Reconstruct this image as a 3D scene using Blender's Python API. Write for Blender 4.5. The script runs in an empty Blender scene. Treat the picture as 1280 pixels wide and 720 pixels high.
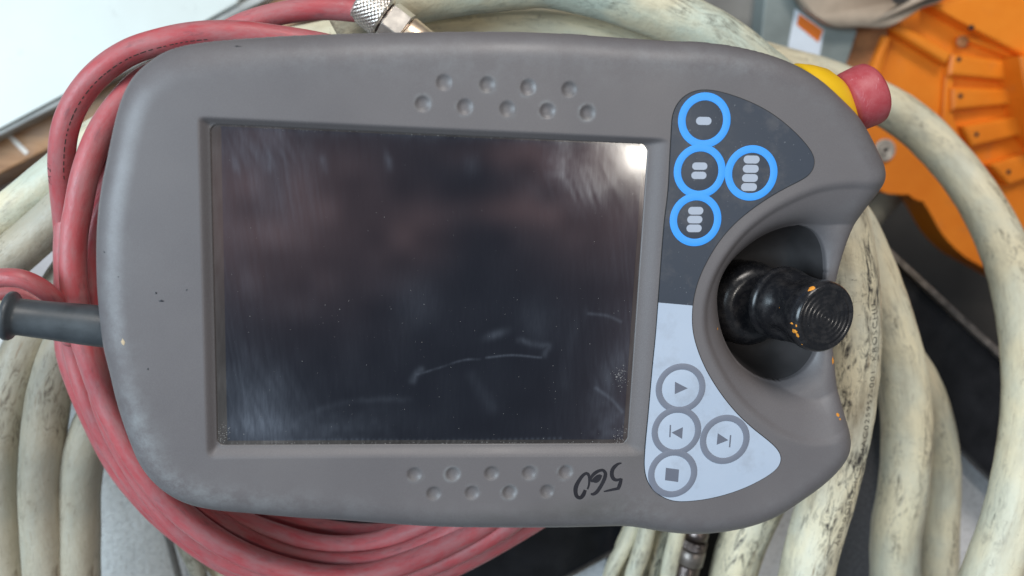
import bpy, bmesh, math, random
import numpy as np
from mathutils import Vector, Matrix, noise as mnoise

random.seed(7)
rng = np.random.default_rng(11)
S = 0.001                                   # everything below is written in millimetres
scn = bpy.context.scene
col = scn.collection
DISP = True

# ------------------------------------------------------------------ camera (solved from the 4:3 screen's four corners)
FPX = 962.0
CW, CH = 156.4, 117.0
cor = np.array([[263, 155], [809, 180], [783, 554], [272, 556]], float) - [640, 360]
cor[:, 1] *= -1
src = [(-CW/2, CH/2), (CW/2, CH/2), (CW/2, -CH/2), (-CW/2, -CH/2)]
A_ = []
for (x, y), (u, v) in zip(src, cor):
    A_.append([x, y, 1, 0, 0, 0, -u*x, -u*y, -u]); A_.append([0, 0, 0, x, y, 1, -v*x, -v*y, -v])
Hm = np.linalg.svd(np.array(A_))[2][-1].reshape(3, 3)
Kt = np.diag([1/FPX, 1/FPX, 1.0]) @ Hm
if Kt[2, 2] < 0: Kt = -Kt
lam = 2/(np.linalg.norm(Kt[:, 0]) + np.linalg.norm(Kt[:, 1]))
Kt = Kt*lam
F3 = np.diag([1, 1, -1.0])
r1 = F3 @ Kt[:, 0]; r2 = F3 @ Kt[:, 1]; tt = F3 @ Kt[:, 2]
r1 /= np.linalg.norm(r1); r2 -= r1*(r1 @ r2); r2 /= np.linalg.norm(r2)
r3 = np.cross(r1, r2)
RC = np.stack([r1, r2, r3], 1)              # world -> camera
CAM = -RC.T @ tt
print('camera mm', CAM, 'axis', RC.T @ np.array([0, 0, -1]))

def bp(px, py, z=0.0):
    """the point at height z (mm) seen at photo position px, py (1280 x 720)"""
    d = RC.T @ np.array([(px - 640)/FPX, -(py - 360)/FPX, -1.0])
    k = (z - CAM[2])/d[2]
    p = CAM + d*k
    return (float(p[0]), float(p[1]), float(z))

cam_data = bpy.data.cameras.new('camera')
cam = bpy.data.objects.new('camera', cam_data)
col.objects.link(cam)
Mx = Matrix.Identity(4)
Rw = RC.T
for i in range(3):
    for j in range(3):
        Mx[i][j] = Rw[i, j]
    Mx[i][3] = CAM[i]*S
cam.matrix_world = Mx
cam_data.sensor_width = 36
cam_data.lens = 36*FPX/1280
cam_data.clip_start = 0.02
cam_data.clip_end = 50
cam_data.dof.use_dof = True
cam_data.dof.focus_distance = 0.304
cam_data.dof.aperture_fstop = 6.6
scn.camera = cam

# ------------------------------------------------------------------ workshop light: an even grey interior, a window on the left, a skylight
world = bpy.data.worlds.new('World')
scn.world = world
world.use_nodes = True
bg = world.node_tree.nodes['Background']
bg.inputs[0].default_value = (0.80, 0.89, 1.0, 1)
bg.inputs[1].default_value = 0.14

def area(name, loc, target, sx, sy, power, color):
    ld = bpy.data.lights.new(name, 'AREA')
    ld.shape = 'RECTANGLE'; ld.size = sx; ld.size_y = sy
    ld.energy = power; ld.color = color
    o = bpy.data.objects.new(name, ld)
    col.objects.link(o)
    o.location = loc
    d = Vector(target) - Vector(loc)
    o.rotation_euler = d.to_track_quat('-Z', 'Y').to_euler()
    return o
area('window_light', (-1.55, 0.15, 1.35), (0, 0, 0), 1.0, 1.3, 39, (0.70, 0.87, 1.0))
area('door_light', (0.25, 2.2, 1.7), (0, 0, 0), 1.1, 0.8, 36, (1.0, 0.94, 0.88))
_g = np.array(bp(797, 187)); _k = 1500/CAM[2]
_sl = (_g + (_g - CAM*[1, 1, 0])*_k)*S            # where a ceiling light must hang to be mirrored in that screen corner
area('skylight', (_sl[0] + 0.035, _sl[1] + 0.02, 1.5), (0.05, 0.02, 0), 0.12, 0.12, 2.6, (1.0, 0.94, 0.85))

scn.render.engine = 'CYCLES'
scn.cycles.samples = 128
scn.cycles.use_denoising = True
scn.render.resolution_x = 1024; scn.render.resolution_y = 576
scn.view_settings.view_transform = 'Standard'
scn.view_settings.look = 'None'
scn.view_settings.exposure = 0.36
scn.view_settings.gamma = 1.0
scn.view_settings.use_curve_mapping = False

# ------------------------------------------------------------------ helpers
def link(name, me, parent=None, mat=None, smooth=True):
    o = bpy.data.objects.new(name, me)
    col.objects.link(o)
    if parent is not None: o.parent = parent
    if mat is not None and len(me.materials) == 0: me.materials.append(mat)
    if smooth: me.shade_smooth()
    return o

def mesh(name, verts, faces, scale=True):
    me = bpy.data.meshes.new(name)
    v = np.asarray(verts, float)*(S if scale else 1)
    me.from_pydata(v.tolist(), [], [list(map(int, f)) for f in faces])
    me.validate()
    me.update()
    return me

def tag(o, label, cat, group=None, kind=None):
    if label: o['label'] = label
    if cat: o['category'] = cat
    if group: o['group'] = group
    if kind: o['kind'] = kind
    return o

def empty(name, loc=(0, 0, 0)):
    o = bpy.data.objects.new(name, None)
    o.empty_display_size = 0.01
    col.objects.link(o)
    o.location = [c*S for c in loc]
    return o

def spline(pts, n=400, closed=False):
    P = np.array(pts, float)
    m = len(P)
    out = []
    segs = m if closed else m - 1
    per = max(4, int(n/segs))
    for i in range(segs):
        if closed:
            a, b, c, d = P[(i-1) % m], P[i], P[(i+1) % m], P[(i+2) % m]
        else:
            b, c = P[i], P[i+1]
            a = P[i-1] if i > 0 else 2*b - c
            d = P[i+2] if i+2 < m else 2*c - b
        # centripetal
        def tj(t, p, q): return t + max(np.linalg.norm(q-p), 1e-6)**0.5
        t0 = 0; t1 = tj(t0, a, b); t2 = tj(t1, b, c); t3 = tj(t2, c, d)
        for k in range(per):
            t = t1 + (t2-t1)*k/per
            A1 = (t1-t)/(t1-t0)*a + (t-t0)/(t1-t0)*b
            A2 = (t2-t)/(t2-t1)*b + (t-t1)/(t2-t1)*c
            A3 = (t3-t)/(t3-t2)*c + (t-t2)/(t3-t2)*d
            B1 = (t2-t)/(t2-t0)*A1 + (t-t0)/(t2-t0)*A2
            B2 = (t3-t)/(t3-t1)*A2 + (t-t1)/(t3-t1)*A3
            out.append((t2-t)/(t2-t1)*B1 + (t-t1)/(t2-t1)*B2)
    if not closed: out.append(P[-1])
    return np.array(out)

def resample(P, step):
    d = np.r_[0, np.cumsum(np.linalg.norm(np.diff(P, axis=0), axis=1))]
    n = max(3, int(d[-1]/step) + 1)
    t = np.linspace(0, d[-1], n)
    return np.stack([np.interp(t, d, P[:, k]) for k in range(3)], 1), t

def frames(P):
    T = np.gradient(P, axis=0)
    T /= np.linalg.norm(T, axis=1)[:, None]
    up = np.array([0, 0, 1.0])
    Rr = np.cross(T, up); Rr /= np.linalg.norm(Rr, axis=1)[:, None] + 1e-9   # to the right of travel
    U = np.cross(Rr, T)
    return T, Rr, U

class Tube:
    def __init__(s, pts, r, step=2.0, seg=28, lumps=0.02, seed=0):
        P = spline(pts, 300)
        s.P, s.L = resample(P, step)
        s.T, s.R, s.U = frames(s.P)
        s.r = r; s.seg = seg; s.seed = seed; s.lumps = lumps
        s.off = (seed*37.7) % 500
    def rad(s, th, l):
        q = s.seed*13.1
        return s.r*(1 + s.lumps*mnoise.noise((math.cos(th)*0.8 + q, math.sin(th)*0.8, l*0.028))
                    + s.lumps*0.5*mnoise.noise((math.cos(th)*1.6 + q, math.sin(th)*1.6 + 9, l*0.10)))
    def at(s, l, th, extra=0.0):
        i = np.interp(l, s.L, np.arange(len(s.L)))
        a = int(min(max(math.floor(i), 0), len(s.L) - 2)); f = i - a
        P = s.P[a]*(1-f) + s.P[a+1]*f
        Rr = s.R[a]*(1-f) + s.R[a+1]*f; U = s.U[a]*(1-f) + s.U[a+1]*f
        rr = s.rad(th, l) + extra
        return P + rr*(math.cos(th)*Rr + math.sin(th)*U)
    def build(s, name, mat, parent=None):
        vs, co, fs = [], [], []
        n = s.seg
        for i, l in enumerate(s.L):
            for k in range(n):
                th = 2*math.pi*k/n
                vs.append(s.P[i] + s.rad(th, l)*(math.cos(th)*s.R[i] + math.sin(th)*s.U[i]))
                co.append((math.cos(th)*s.r, math.sin(th)*s.r, l + s.off))
        m = len(s.L)
        for i in range(m-1):
            for k in range(n):
                k2 = (k+1) % n
                fs.append((i*n+k, i*n+k2, (i+1)*n+k2, (i+1)*n+k))
        fs.append(list(range(n))[::-1]); fs.append([(m-1)*n+k for k in range(n)])
        me = bpy.data.meshes.new(name)
        me.from_pydata((np.array(vs)*S).tolist(), [], fs)
        at = me.attributes.new('tubeco', 'FLOAT_VECTOR', 'POINT')
        at.data.foreach_set('vector', np.array(co, 'f').ravel())
        me.update()
        return link(name, me, parent, mat)

def lathe(name, origin, axis, prof, mat, parent=None, seg=48, mod=None, xref=(0, 0, 1), cap0=True, cap1=True):
    """prof: list of (s along axis, radius)"""
    ax = np.array(axis, float); ax /= np.linalg.norm(ax)
    x = np.array(xref, float); x -= ax*(x @ ax)
    if np.linalg.norm(x) < 1e-4:
        x = np.array([1, 0, 0.0]); x -= ax*(x @ ax)
    x /= np.linalg.norm(x); y = np.cross(ax, x)
    O = np.array(origin, float)
    vs, fs = [], []
    for (sv, rv) in prof:
        for k in range(seg):
            th = 2*math.pi*k/seg
            rr = rv*(mod(th, sv) if mod else 1)
            vs.append(O + ax*sv + rr*(math.cos(th)*x + math.sin(th)*y))
    m = len(prof)
    for i in range(m-1):
        for k in range(seg):
            k2 = (k+1) % seg
            fs.append((i*seg+k, i*seg+k2, (i+1)*seg+k2, (i+1)*seg+k))
    if cap0: fs.append(list(range(seg))[::-1])
    if cap1: fs.append([(m-1)*seg+k for k in range(seg)])
    return link(name, mesh(name, vs, fs), parent, mat)

def prism(name, poly, z0, z1, mat, parent=None, bevel=0.0, smooth=False, zf=None):
    """vertical prism over an xy polygon (counter-clockwise or not), z1 the top"""
    P = [tuple(p[:2]) for p in poly]
    area2 = sum(P[i][0]*P[(i+1) % len(P)][1] - P[(i+1) % len(P)][0]*P[i][1] for i in range(len(P)))
    if area2 < 0: P = P[::-1]
    bm = bmesh.new()
    top = [bm.verts.new((x*S, y*S, z1*S)) for x, y in P]
    bot = [bm.verts.new((x*S, y*S, z0*S)) for x, y in P]
    n = len(P)
    ft = bm.faces.new(top); bm.faces.new(bot[::-1])
    for i in range(n):
        j = (i+1) % n
        bm.faces.new((bot[i], bot[j], top[j], top[i]))
    if bevel > 0:
        ed = [e for e in ft.edges]
        bmesh.ops.bevel(bm, geom=ed, offset=bevel*S, segments=3, affect='EDGES', profile=0.6)
    bmesh.ops.recalc_face_normals(bm, faces=bm.faces)
    me = bpy.data.meshes.new(name); bm.to_mesh(me); bm.free()
    return link(name, me, parent, mat, smooth)

def boxf(name, c, half, mat, parent=None, rot=None, bevel=1.0):
    bm = bmesh.new()
    bmesh.ops.create_cube(bm, size=2)
    for v in bm.verts: v.co = Vector((v.co.x*half[0]*S, v.co.y*half[1]*S, v.co.z*half[2]*S))
    if bevel: bmesh.ops.bevel(bm, geom=list(bm.edges), offset=bevel*S, segments=2, affect='EDGES')
    if rot is not None:
        bmesh.ops.transform(bm, matrix=rot, verts=bm.verts)
    bmesh.ops.translate(bm, vec=Vector([q*S for q in c]), verts=bm.verts)
    me = bpy.data.meshes.new(name); bm.to_mesh(me); bm.free()
    return link(name, me, parent, mat, False)

# ------------------------------------------------------------------ materials
class NT:
    def __init__(s, name):
        s.m = bpy.data.materials.new(name); s.m.use_nodes = True
        s.t = s.m.node_tree; s.b = s.t.nodes['Principled BSDF']
    def n(s, typ, **kw):
        nd = s.t.nodes.new(typ)
        for k, v in kw.items():
            if k.startswith('i_'):
                key = k[2:]
                nd.inputs[int(key) if key.isdigit() else key.replace('_', ' ')].default_value = v
            else: setattr(nd, k, v)
        return nd
    def l(s, a, b): s.t.links.new(a, b)
    def noise(s, vec, scale, detail=4, rough=0.55, dist=0.0):
        nd = s.n('ShaderNodeTexNoise'); nd.inputs['Scale'].default_value = scale
        nd.inputs['Detail'].default_value = detail; nd.inputs['Roughness'].default_value = rough
        nd.inputs['Distortion'].default_value = dist
        if vec is not None: s.l(vec, nd.inputs['Vector'])
        return nd.outputs['Fac']
    def ramp(s, fac, stops):
        nd = s.n('ShaderNodeValToRGB')
        el = nd.color_ramp.elements
        while len(el) < len(stops): el.new(0.5)
        for e, (p, c) in zip(el, stops):
            e.position = p; e.color = (c, c, c, 1) if isinstance(c, (int, float)) else (*c, 1)
        s.l(fac, nd.inputs[0]); return nd.outputs[0]
    def mix(s, fac, a, b):
        nd = s.n('ShaderNodeMix', data_type='RGBA')
        for sock, v in ((nd.inputs[0], fac), (nd.inputs[6], a), (nd.inputs[7], b)):
            if isinstance(v, (tuple, list)): sock.default_value = (*v, 1)
            elif isinstance(v, (int, float)): sock.default_value = v
            else: s.l(v, sock)
        return nd.outputs[2]
    def math(s, op, a, b=0.5, clamp=False):
        nd = s.n('ShaderNodeMath', operation=op); nd.use_clamp = clamp
        for sock, v in ((nd.inputs[0], a), (nd.inputs[1], b)):
            if isinstance(v, (int, float)): sock.default_value = v
            else: s.l(v, sock)
        return nd.outputs[0]
    def mapping(s, vec, scale=(1, 1, 1), rot=(0, 0, 0), loc=(0, 0, 0)):
        nd = s.n('ShaderNodeMapping'); nd.inputs['Scale'].default_value = scale
        nd.inputs['Rotation'].default_value = rot; nd.inputs['Location'].default_value = loc
        s.l(vec, nd.inputs['Vector']); return nd.outputs[0]
    def obj(s): return s.n('ShaderNodeTexCoord').outputs['Object']
    def attr(s, name): return s.n('ShaderNodeAttribute', attribute_name=name)
    def bump(s, h, strength, dist=0.0005, prev=None):
        nd = s.n('ShaderNodeBump'); nd.inputs['Strength'].default_value = strength
        nd.inputs['Distance'].default_value = dist
        s.l(h, nd.inputs['Height'])
        if prev is not None: s.l(prev, nd.inputs['Normal'])
        return nd.outputs[0]
    def set(s, color=None, rough=None, metal=None, normal=None, spec=None, coat=None):
        for key, v in (('Base Color', color), ('Roughness', rough), ('Metallic', metal), ('Normal', normal),
                       ('Specular IOR Level', spec), ('Coat Weight', coat)):
            if v is None: continue
            sock = s.b.inputs[key]
            if isinstance(v, (tuple, list)): sock.default_value = (*v, 1)
            elif isinstance(v, (int, float)): sock.default_value = v
            else: s.l(v, sock)
        return s.m

def simple(name, color, rough=0.5, metal=0.0, var=0.15, scale=120, bump=0.05, spec=0.5):
    m = NT(name); o = m.obj()
    f = m.noise(o, scale, 5)
    dark = tuple(c*(1-var) for c in color); light = tuple(min(1, c*(1+var)) for c in color)
    c = m.mix(m.ramp(f, [(0.3, 0.0), (0.7, 1.0)]), dark, light)
    r = m.math('MULTIPLY_ADD', f, 0.2); m.t.nodes[-1].inputs[2].default_value = rough - 0.1
    h = m.noise(o, scale*12, 3)
    return m.set(color=c, rough=r, metal=metal, normal=m.bump(h, bump, 0.0003), spec=spec)

def mat_cable(name, c1, c2, dirtc, amount=0.5, seed=0.0):
    m = NT(name)
    v = m.attr('tubeco').outputs['Vector']
    v = m.mapping(v, loc=(0, 0, seed))
    big = m.ramp(m.noise(m.mapping(v, (1, 1, .5)), 0.055, 3), [(0.38, 0.0), (0.62, 1.0)])
    base = m.mix(big, c1, c2)
    # soft grime, elongated along the cable
    g1 = m.ramp(m.noise(m.mapping(v, (1, 1, 0.22)), 0.14, 7, 0.62), [(0.46, 0.0), (0.78, 1.0)])
    base = m.mix(m.math('MULTIPLY', g1, 0.8*amount), base, (0.36, 0.31, 0.22))
    # smeared dark rub marks in patches, long in the running direction
    pat = m.ramp(m.noise(m.mapping(v, (1, 1, 0.30), loc=(40, 3, 8)), 0.075, 4, 0.6), [(0.47, 0.0), (0.62, 1.0)])
    sc = m.ramp(m.noise(m.mapping(v, (1, 1, 0.30), rot=(0.10, 0.06, 0), loc=(9, 30, 1)), 0.34, 9, 0.74, 0.9), [(0.48, 0.0), (0.66, 1.0)])
    sc = m.math('MULTIPLY', sc, pat)
    base = m.mix(m.math('MULTIPLY', sc, amount*1.15, True), base, dirtc)
    # brown scrapes
    br = m.ramp(m.noise(m.mapping(v, (1.3, 1.3, 0.12), rot=(0.05, -0.08, 0), loc=(3, 70, 5)), 0.30, 8, 0.7, 0.5), [(0.60, 0.0), (0.70, 1.0)])
    base = m.mix(m.math('MULTIPLY', br, 0.8*amount), base, (0.24, 0.16, 0.09))
    # hairline scratches along and across
    s2 = m.noise(m.mapping(v, (3.0, 3.0, 0.16), rot=(0.12, 0.05, 0)), 0.5, 3, 0.6)
    s2 = m.ramp(s2, [(0.635, 0.0), (0.66, 1.0)])
    base = m.mix(m.math('MULTIPLY', s2, 0.35*amount), base, (0.16, 0.13, 0.10))
    s3 = m.ramp(m.noise(m.mapping(v, (0.5, 0.5, 2.0), rot=(0.5, 0.2, 0)), 0.40, 3, 0.6, 1.5), [(0.68, 0.0), (0.70, 1.0)])
    base = m.mix(m.math('MULTIPLY', s3, 0.6*amount), base, (0.14, 0.11, 0.08))
    h = m.noise(v, 0.25, 6, 0.6)
    h2 = m.noise(v, 2.2, 3)
    nb = m.bump(h, 0.45, 0.0012); nb = m.bump(h2, 0.12, 0.0003, nb)
    r = m.ramp(h, [(0.3, 0.36), (0.7, 0.6)])
    return m.set(color=base, rough=r, normal=nb, spec=0.4)

def mat_hose(name, c1, c2, dust):
    m = NT(name)
    v = m.attr('tubeco').outputs['Vector']
    big = m.ramp(m.noise(m.mapping(v, (1, 1, .3)), 0.12, 4), [(0.35, 0.0), (0.65, 1.0)])
    base = m.mix(big, c1, c2)
    d = m.ramp(m.noise(m.mapping(v, (1, 1, 0.32), loc=(5, 5, 5)), 0.20, 8, 0.68), [(0.40, 0.0), (0.62, 1.0)])
    base = m.mix(m.math('MULTIPLY', d, 0.50), base, dust)
    k = m.ramp(m.noise(m.mapping(v, (1, 1, 0.3), loc=(50, 9, 5)), 0.22, 8, 0.70), [(0.57, 0.0), (0.72, 1.0)])
    base = m.mix(m.math('MULTIPLY', k, 0.55), base, (0.10, 0.06, 0.07))
    h = m.noise(v, 0.5, 5, 0.6); h2 = m.noise(v, 4, 3)
    nb = m.bump(h, 0.25, 0.0006); nb = m.bump(h2, 0.15, 0.0002, nb)
    return m.set(color=base, rough=m.ramp(h, [(0.3, 0.34), (0.7, 0.52)]), normal=nb, spec=0.35)

M = {}
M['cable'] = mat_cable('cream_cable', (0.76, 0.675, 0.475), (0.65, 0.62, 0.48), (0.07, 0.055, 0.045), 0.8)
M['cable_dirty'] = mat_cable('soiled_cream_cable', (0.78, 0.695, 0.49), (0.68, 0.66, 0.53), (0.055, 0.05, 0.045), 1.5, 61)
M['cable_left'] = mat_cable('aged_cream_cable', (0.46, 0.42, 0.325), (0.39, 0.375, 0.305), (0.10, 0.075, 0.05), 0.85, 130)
M['cable_pale'] = mat_cable('pale_green_cable', (0.55, 0.60, 0.50), (0.71, 0.645, 0.46), (0.10, 0.09, 0.07), 0.7, 200)
M['hose'] = mat_hose('red_hose_rubber', (0.42, 0.068, 0.078), (0.50, 0.110, 0.118), (0.38, 0.22, 0.225))
M['black'] = simple('black_plastic', (0.018, 0.018, 0.020), 0.38, var=0.3, bump=0.1)
M['black_plate'] = simple('black_powder_coat', (0.010, 0.010, 0.012), 0.35, var=0.4, scale=60, bump=0.15, spec=0.35)
M['sleeve'] = simple('blue_grey_rubber', (0.055, 0.064, 0.072), 0.42, var=0.2, scale=150, bump=0.15)
M['rubber'] = simple('dark_rubber', (0.035, 0.036, 0.040), 0.42, var=0.25, scale=200, bump=0.12)
M['ink'] = simple('marker_ink', (0.018, 0.017, 0.022), 0.45, var=0.1, bump=0)
M['print'] = simple('cable_print', (0.05, 0.045, 0.04), 0.6, var=0.2, bump=0)
M['gap'] = simple('dark_gap', (0.015, 0.015, 0.016), 0.6, bump=0)
M['yellow'] = simple('yellow_plastic', (0.85, 0.50, 0.01), 0.35, var=0.05, scale=60)
M['chip'] = simple('orange_paint_chip', (0.85, 0.32, 0.03), 0.6, var=0.2, scale=900, bump=0.5)
M['blue'] = simple('blue_key_print', (0.050, 0.335, 0.90), 0.45, var=0.02, bump=0)
M['greyring'] = simple('grey_key_print', (0.185, 0.20, 0.25), 0.45, var=0.04, bump=0)
M['symbol_light'] = simple('light_symbol_print', (0.40, 0.44, 0.52), 0.45, var=0.03, bump=0)
M['symbol_dark'] = simple('dark_symbol_print', (0.14, 0.15, 0.19), 0.45, var=0.03, bump=0)
M['steel'] = simple('nickel_plate', (0.80, 0.74, 0.67), 0.34, 0.9, var=0.15, scale=200, bump=0.1)
M['brass'] = simple('bare_brass', (0.92, 0.70, 0.52), 0.38, 0.9, var=0.15, scale=150, bump=0.1)
M['dark_metal'] = simple('dark_metal', (0.16, 0.13, 0.12), 0.35, 1.0, var=0.3, scale=150, bump=0.2)
M['rim_metal'] = simple('worn_metal_rim', (0.20, 0.17, 0.15), 0.35, 0.6, var=0.4, scale=150, bump=0.2)
M['label'] = simple('white_label', (0.72, 0.78, 0.86), 0.5, var=0.03)
M['label_orange'] = simple('orange_label_print', (0.85, 0.20, 0.02), 0.5, var=0.03)
M['grey_metal'] = simple('grey_painted_metal', (0.22, 0.25, 0.24), 0.5, var=0.15, scale=40)
M['dull_grey'] = simple('dull_grey_casting', (0.20, 0.19, 0.175), 0.6, var=0.3, scale=25)
M['tan'] = simple('tan_rubber_sheet', (0.42, 0.33, 0.25), 0.5, var=0.25, scale=30)
M['rust'] = simple('rust_primer', (0.38, 0.16, 0.06), 0.6, var=0.4, scale=35)
M['wood'] = None
M['washer'] = simple('zinc_washer', (0.52, 0.49, 0.44), 0.42, 0.35, var=0.25, scale=90, bump=0.1)

def mk_shell():
    m = NT('grey_soft_plastic'); o = m.obj()
    n1 = m.ramp(m.noise(o, 14, 4), [(0.35, 0.0), (0.65, 1.0)])
    c = m.mix(n1, (0.124, 0.112, 0.116), (0.144, 0.130, 0.132))
    ws = m.ramp(m.noise(o, 110, 10, 0.78), [(0.42, 0.0), (0.70, 1.0)])
    wear = m.attr('wear').outputs['Fac']
    c = m.mix(m.math('MULTIPLY', ws, wear, True), c, (0.40, 0.44, 0.45))
    gr = m.attr('grime_and_shade').outputs['Fac']
    gn = m.ramp(m.noise(o, 60, 7, 0.7), [(0.3, 0.25), (0.7, 1.0)])
    c = m.mix(m.math('MULTIPLY', gn, gr, True), c, (0.085, 0.08, 0.075))
    fine = m.noise(o, 3500, 2)
    c = m.mix(m.math('MULTIPLY', m.ramp(fine, [(0.45, 0.0), (0.7, 1.0)]), 0.16), c, (0.30, 0.29, 0.29))
    h = m.noise(o, 2600, 3, 0.7)
    r = m.ramp(m.noise(o, 35, 6), [(0.3, 0.40), (0.7, 0.52)])
    return m.set(color=c, rough=r, normal=m.bump(h, 0.16, 0.00018), spec=0.5)
M['shell'] = mk_shell()

def mk_panel(name, c1, c2):
    m = NT(name); o = m.obj()
    n = m.noise(o, 30, 6, 0.6)
    c = m.mix(m.ramp(n, [(0.3, 0.0), (0.7, 1.0)]), c1, c2)
    gq = m.ramp(m.noise(o, 75, 8, 0.7), [(0.50, 0.0), (0.75, 1.0)])
    c = m.mix(m.math('MULTIPLY', gq, 0.30), c, (0.20, 0.18, 0.17))
    sp = m.ramp(m.noise(o, 1100, 2), [(0.72, 0.0), (0.75, 1.0)])
    c = m.mix(m.math('MULTIPLY', sp, 0.25), c, (0.5, 0.52, 0.55))
    h = m.noise(o, 2200, 3)
    return m.set(color=c, rough=m.ramp(n, [(0.3, 0.38), (0.7, 0.5)]), normal=m.bump(h, 0.1, 0.0001), spec=0.45)
M['panel_dark'] = mk_panel('slate_key_foil', (0.034, 0.044, 0.062), (0.042, 0.052, 0.072))
M['panel_light'] = mk_panel('pale_key_foil', (0.42, 0.485, 0.59), (0.46, 0.52, 0.62))

def mk_glass(name, base, tint, amt):
    m = NT(name); o = m.obj()
    refl = m.attr('painted_reflection').outputs['Fac']
    sm = m.attr('smudge').outputs['Fac']
    fine = m.ramp(m.noise(m.mapping(o, (1.0, .12, 1)), 900, 4, 0.7), [(0.3, 0.55), (0.75, 1.0)])
    f = m.math('MULTIPLY', sm, fine, True)
    c = m.mix(m.math('MULTIPLY', refl, 0.50, True), base, (0.17, 0.095, 0.090))  # reddish-brown reflection painted into the base colour
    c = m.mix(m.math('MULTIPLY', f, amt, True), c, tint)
    r = m.math('MULTIPLY_ADD', f, 0.35); m.t.nodes[-1].inputs[2].default_value = 0.065
    h = m.noise(o, 25, 2)
    return m.set(color=c, rough=r, normal=m.bump(h, 0.04, 0.0005), spec=0.5)
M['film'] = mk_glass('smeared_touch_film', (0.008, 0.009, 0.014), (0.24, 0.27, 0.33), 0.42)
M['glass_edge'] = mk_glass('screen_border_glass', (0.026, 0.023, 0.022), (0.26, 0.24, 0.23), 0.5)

def mk_red():
    m = NT('faded_red_plastic'); o = m.obj()
    n = m.noise(m.mapping(o, (1, 1, 1)), 160, 8, 0.7)
    c = m.mix(m.ramp(n, [(0.40, 0.0), (0.95, 1.0)]), (0.40, 0.05, 0.062), (0.50, 0.14, 0.155))
    s = m.ramp(m.noise(m.mapping(o, (2, .3, 1)), 700, 4, 0.7), [(0.6, 0.0), (0.72, 1.0)])
    c = m.mix(m.math('MULTIPLY', s, 0.35), c, (0.65, 0.35, 0.38))
    return m.set(color=c, rough=0.5, normal=m.bump(n, 0.12, 0.0003))
M['red'] = mk_red()

def mk_knob():
    m = NT('worn_black_rubber'); o = m.obj()
    n = m.noise(o, 260, 8, 0.7)
    c = m.mix(m.ramp(n, [(0.45, 0.0), (0.75, 1.0)]), (0.011, 0.011, 0.013), (0.036, 0.033, 0.033))
    sp = m.ramp(m.noise(o, 1500, 3), [(0.70, 0.0), (0.76, 1.0)])
    c = m.mix(m.math('MULTIPLY', sp, 0.35), c, (0.25, 0.24, 0.22))
    return m.set(color=c, rough=m.ramp(n, [(0.3, 0.17), (0.7, 0.36)]), normal=m.bump(n, 0.06, 0.0004), spec=0.5)
M['knob'] = mk_knob()

def mk_orange():
    m = NT('orange_robot_paint'); o = m.obj()
    n = m.noise(o, 22, 7, 0.65)
    c = m.mix(m.ramp(n, [(0.35, 0.0), (0.7, 1.0)]), (0.80, 0.205, 0.010), (0.88, 0.26, 0.020))
    d = m.ramp(m.noise(o, 60, 8, 0.7), [(0.58, 0.0), (0.74, 1.0)])
    c = m.mix(m.math('MULTIPLY', d, 0.35), c, (0.40, 0.20, 0.09))
    return m.set(color=c, rough=0.42, normal=m.bump(m.noise(o, 400, 4), 0.1, 0.0004), spec=0.4)
M['orange'] = mk_orange()

def mk_wood():
    m = NT('brown_wood'); o = m.obj()
    g = m.noise(m.mapping(o, (1, 9, 1), rot=(0, 0, math.radians(-27))), 14, 7, 0.6)
    c = m.mix(m.ramp(g, [(0.35, 0.0), (0.65, 1.0)]), (0.22, 0.095, 0.035), (0.48, 0.26, 0.12))
    d = m.ramp(m.noise(o, 20, 5), [(0.45, 0.0), (0.7, 1.0)])
    c = m.mix(m.math('MULTIPLY', d, 0.45), c, (0.50, 0.43, 0.36))
    return m.set(color=c, rough=0.6, normal=m.bump(g, 0.3, 0.001))
M['wood'] = mk_wood()

def mk_sheet(nm='pebbled_grey_coating', lo=(0.60, 0.60, 0.585), hi=(0.74, 0.74, 0.73)):
    m = NT(nm); o = m.obj()
    n = m.noise(o, 9, 5)
    c = m.mix(m.ramp(n, [(0.3, 0.0), (0.7, 1.0)]), lo, hi)
    sp = m.ramp(m.noise(o, 260, 4, 0.7), [(0.62, 0.0), (0.72, 1.0)])
    c = m.mix(m.math('MULTIPLY', sp, 0.25), c, (0.30, 0.30, 0.30))
    h = m.noise(o, 330, 4, 0.6, 0.8)
    c = m.mix(m.math('MULTIPLY', m.ramp(h, [(0.35, 1.0), (0.5, 0.0)]), 0.35), c, (0.30, 0.30, 0.30))
    return m.set(color=c, rough=0.5, normal=m.bump(h, 0.7, 0.002))
M['sheet'] = mk_sheet()
M['sheet_bright'] = mk_sheet('pebbled_white_coating', (0.78, 0.79, 0.81), (0.87, 0.88, 0.90))
M['mat'] = simple('dark_pebbled_coating', (0.075, 0.078, 0.088), 0.6, var=0.5, scale=500, bump=0.8)
def mk_enamel():
    m = NT('white_enamel'); o = m.obj()
    n = m.ramp(m.noise(o, 16, 6, 0.6), [(0.35, 0.0), (0.7, 1.0)])
    c = m.mix(n, (0.70, 0.755, 0.72), (0.66, 0.70, 0.665))
    st = m.ramp(m.noise(o, 38, 7, 0.65, 0.8), [(0.62, 0.0), (0.72, 1.0)])
    c = m.mix(m.math('MULTIPLY', st, 0.30), c, (0.33, 0.33, 0.31))
    return m.set(color=c, rough=0.38, normal=m.bump(n, 0.05, 0.001))
M['white'] = mk_enamel()
M['white_dirty'] = simple('scuffed_grey_edge', (0.42, 0.42, 0.40), 0.5, var=0.25, scale=40)
M['floor_light'] = simple('pale_concrete', (0.50, 0.47, 0.47), 0.7, var=0.15, scale=12, bump=0.3)
M['floor_dark'] = simple('dark_oily_concrete', (0.055, 0.050, 0.045), 0.6, var=0.35, scale=9, bump=0.4)
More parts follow.
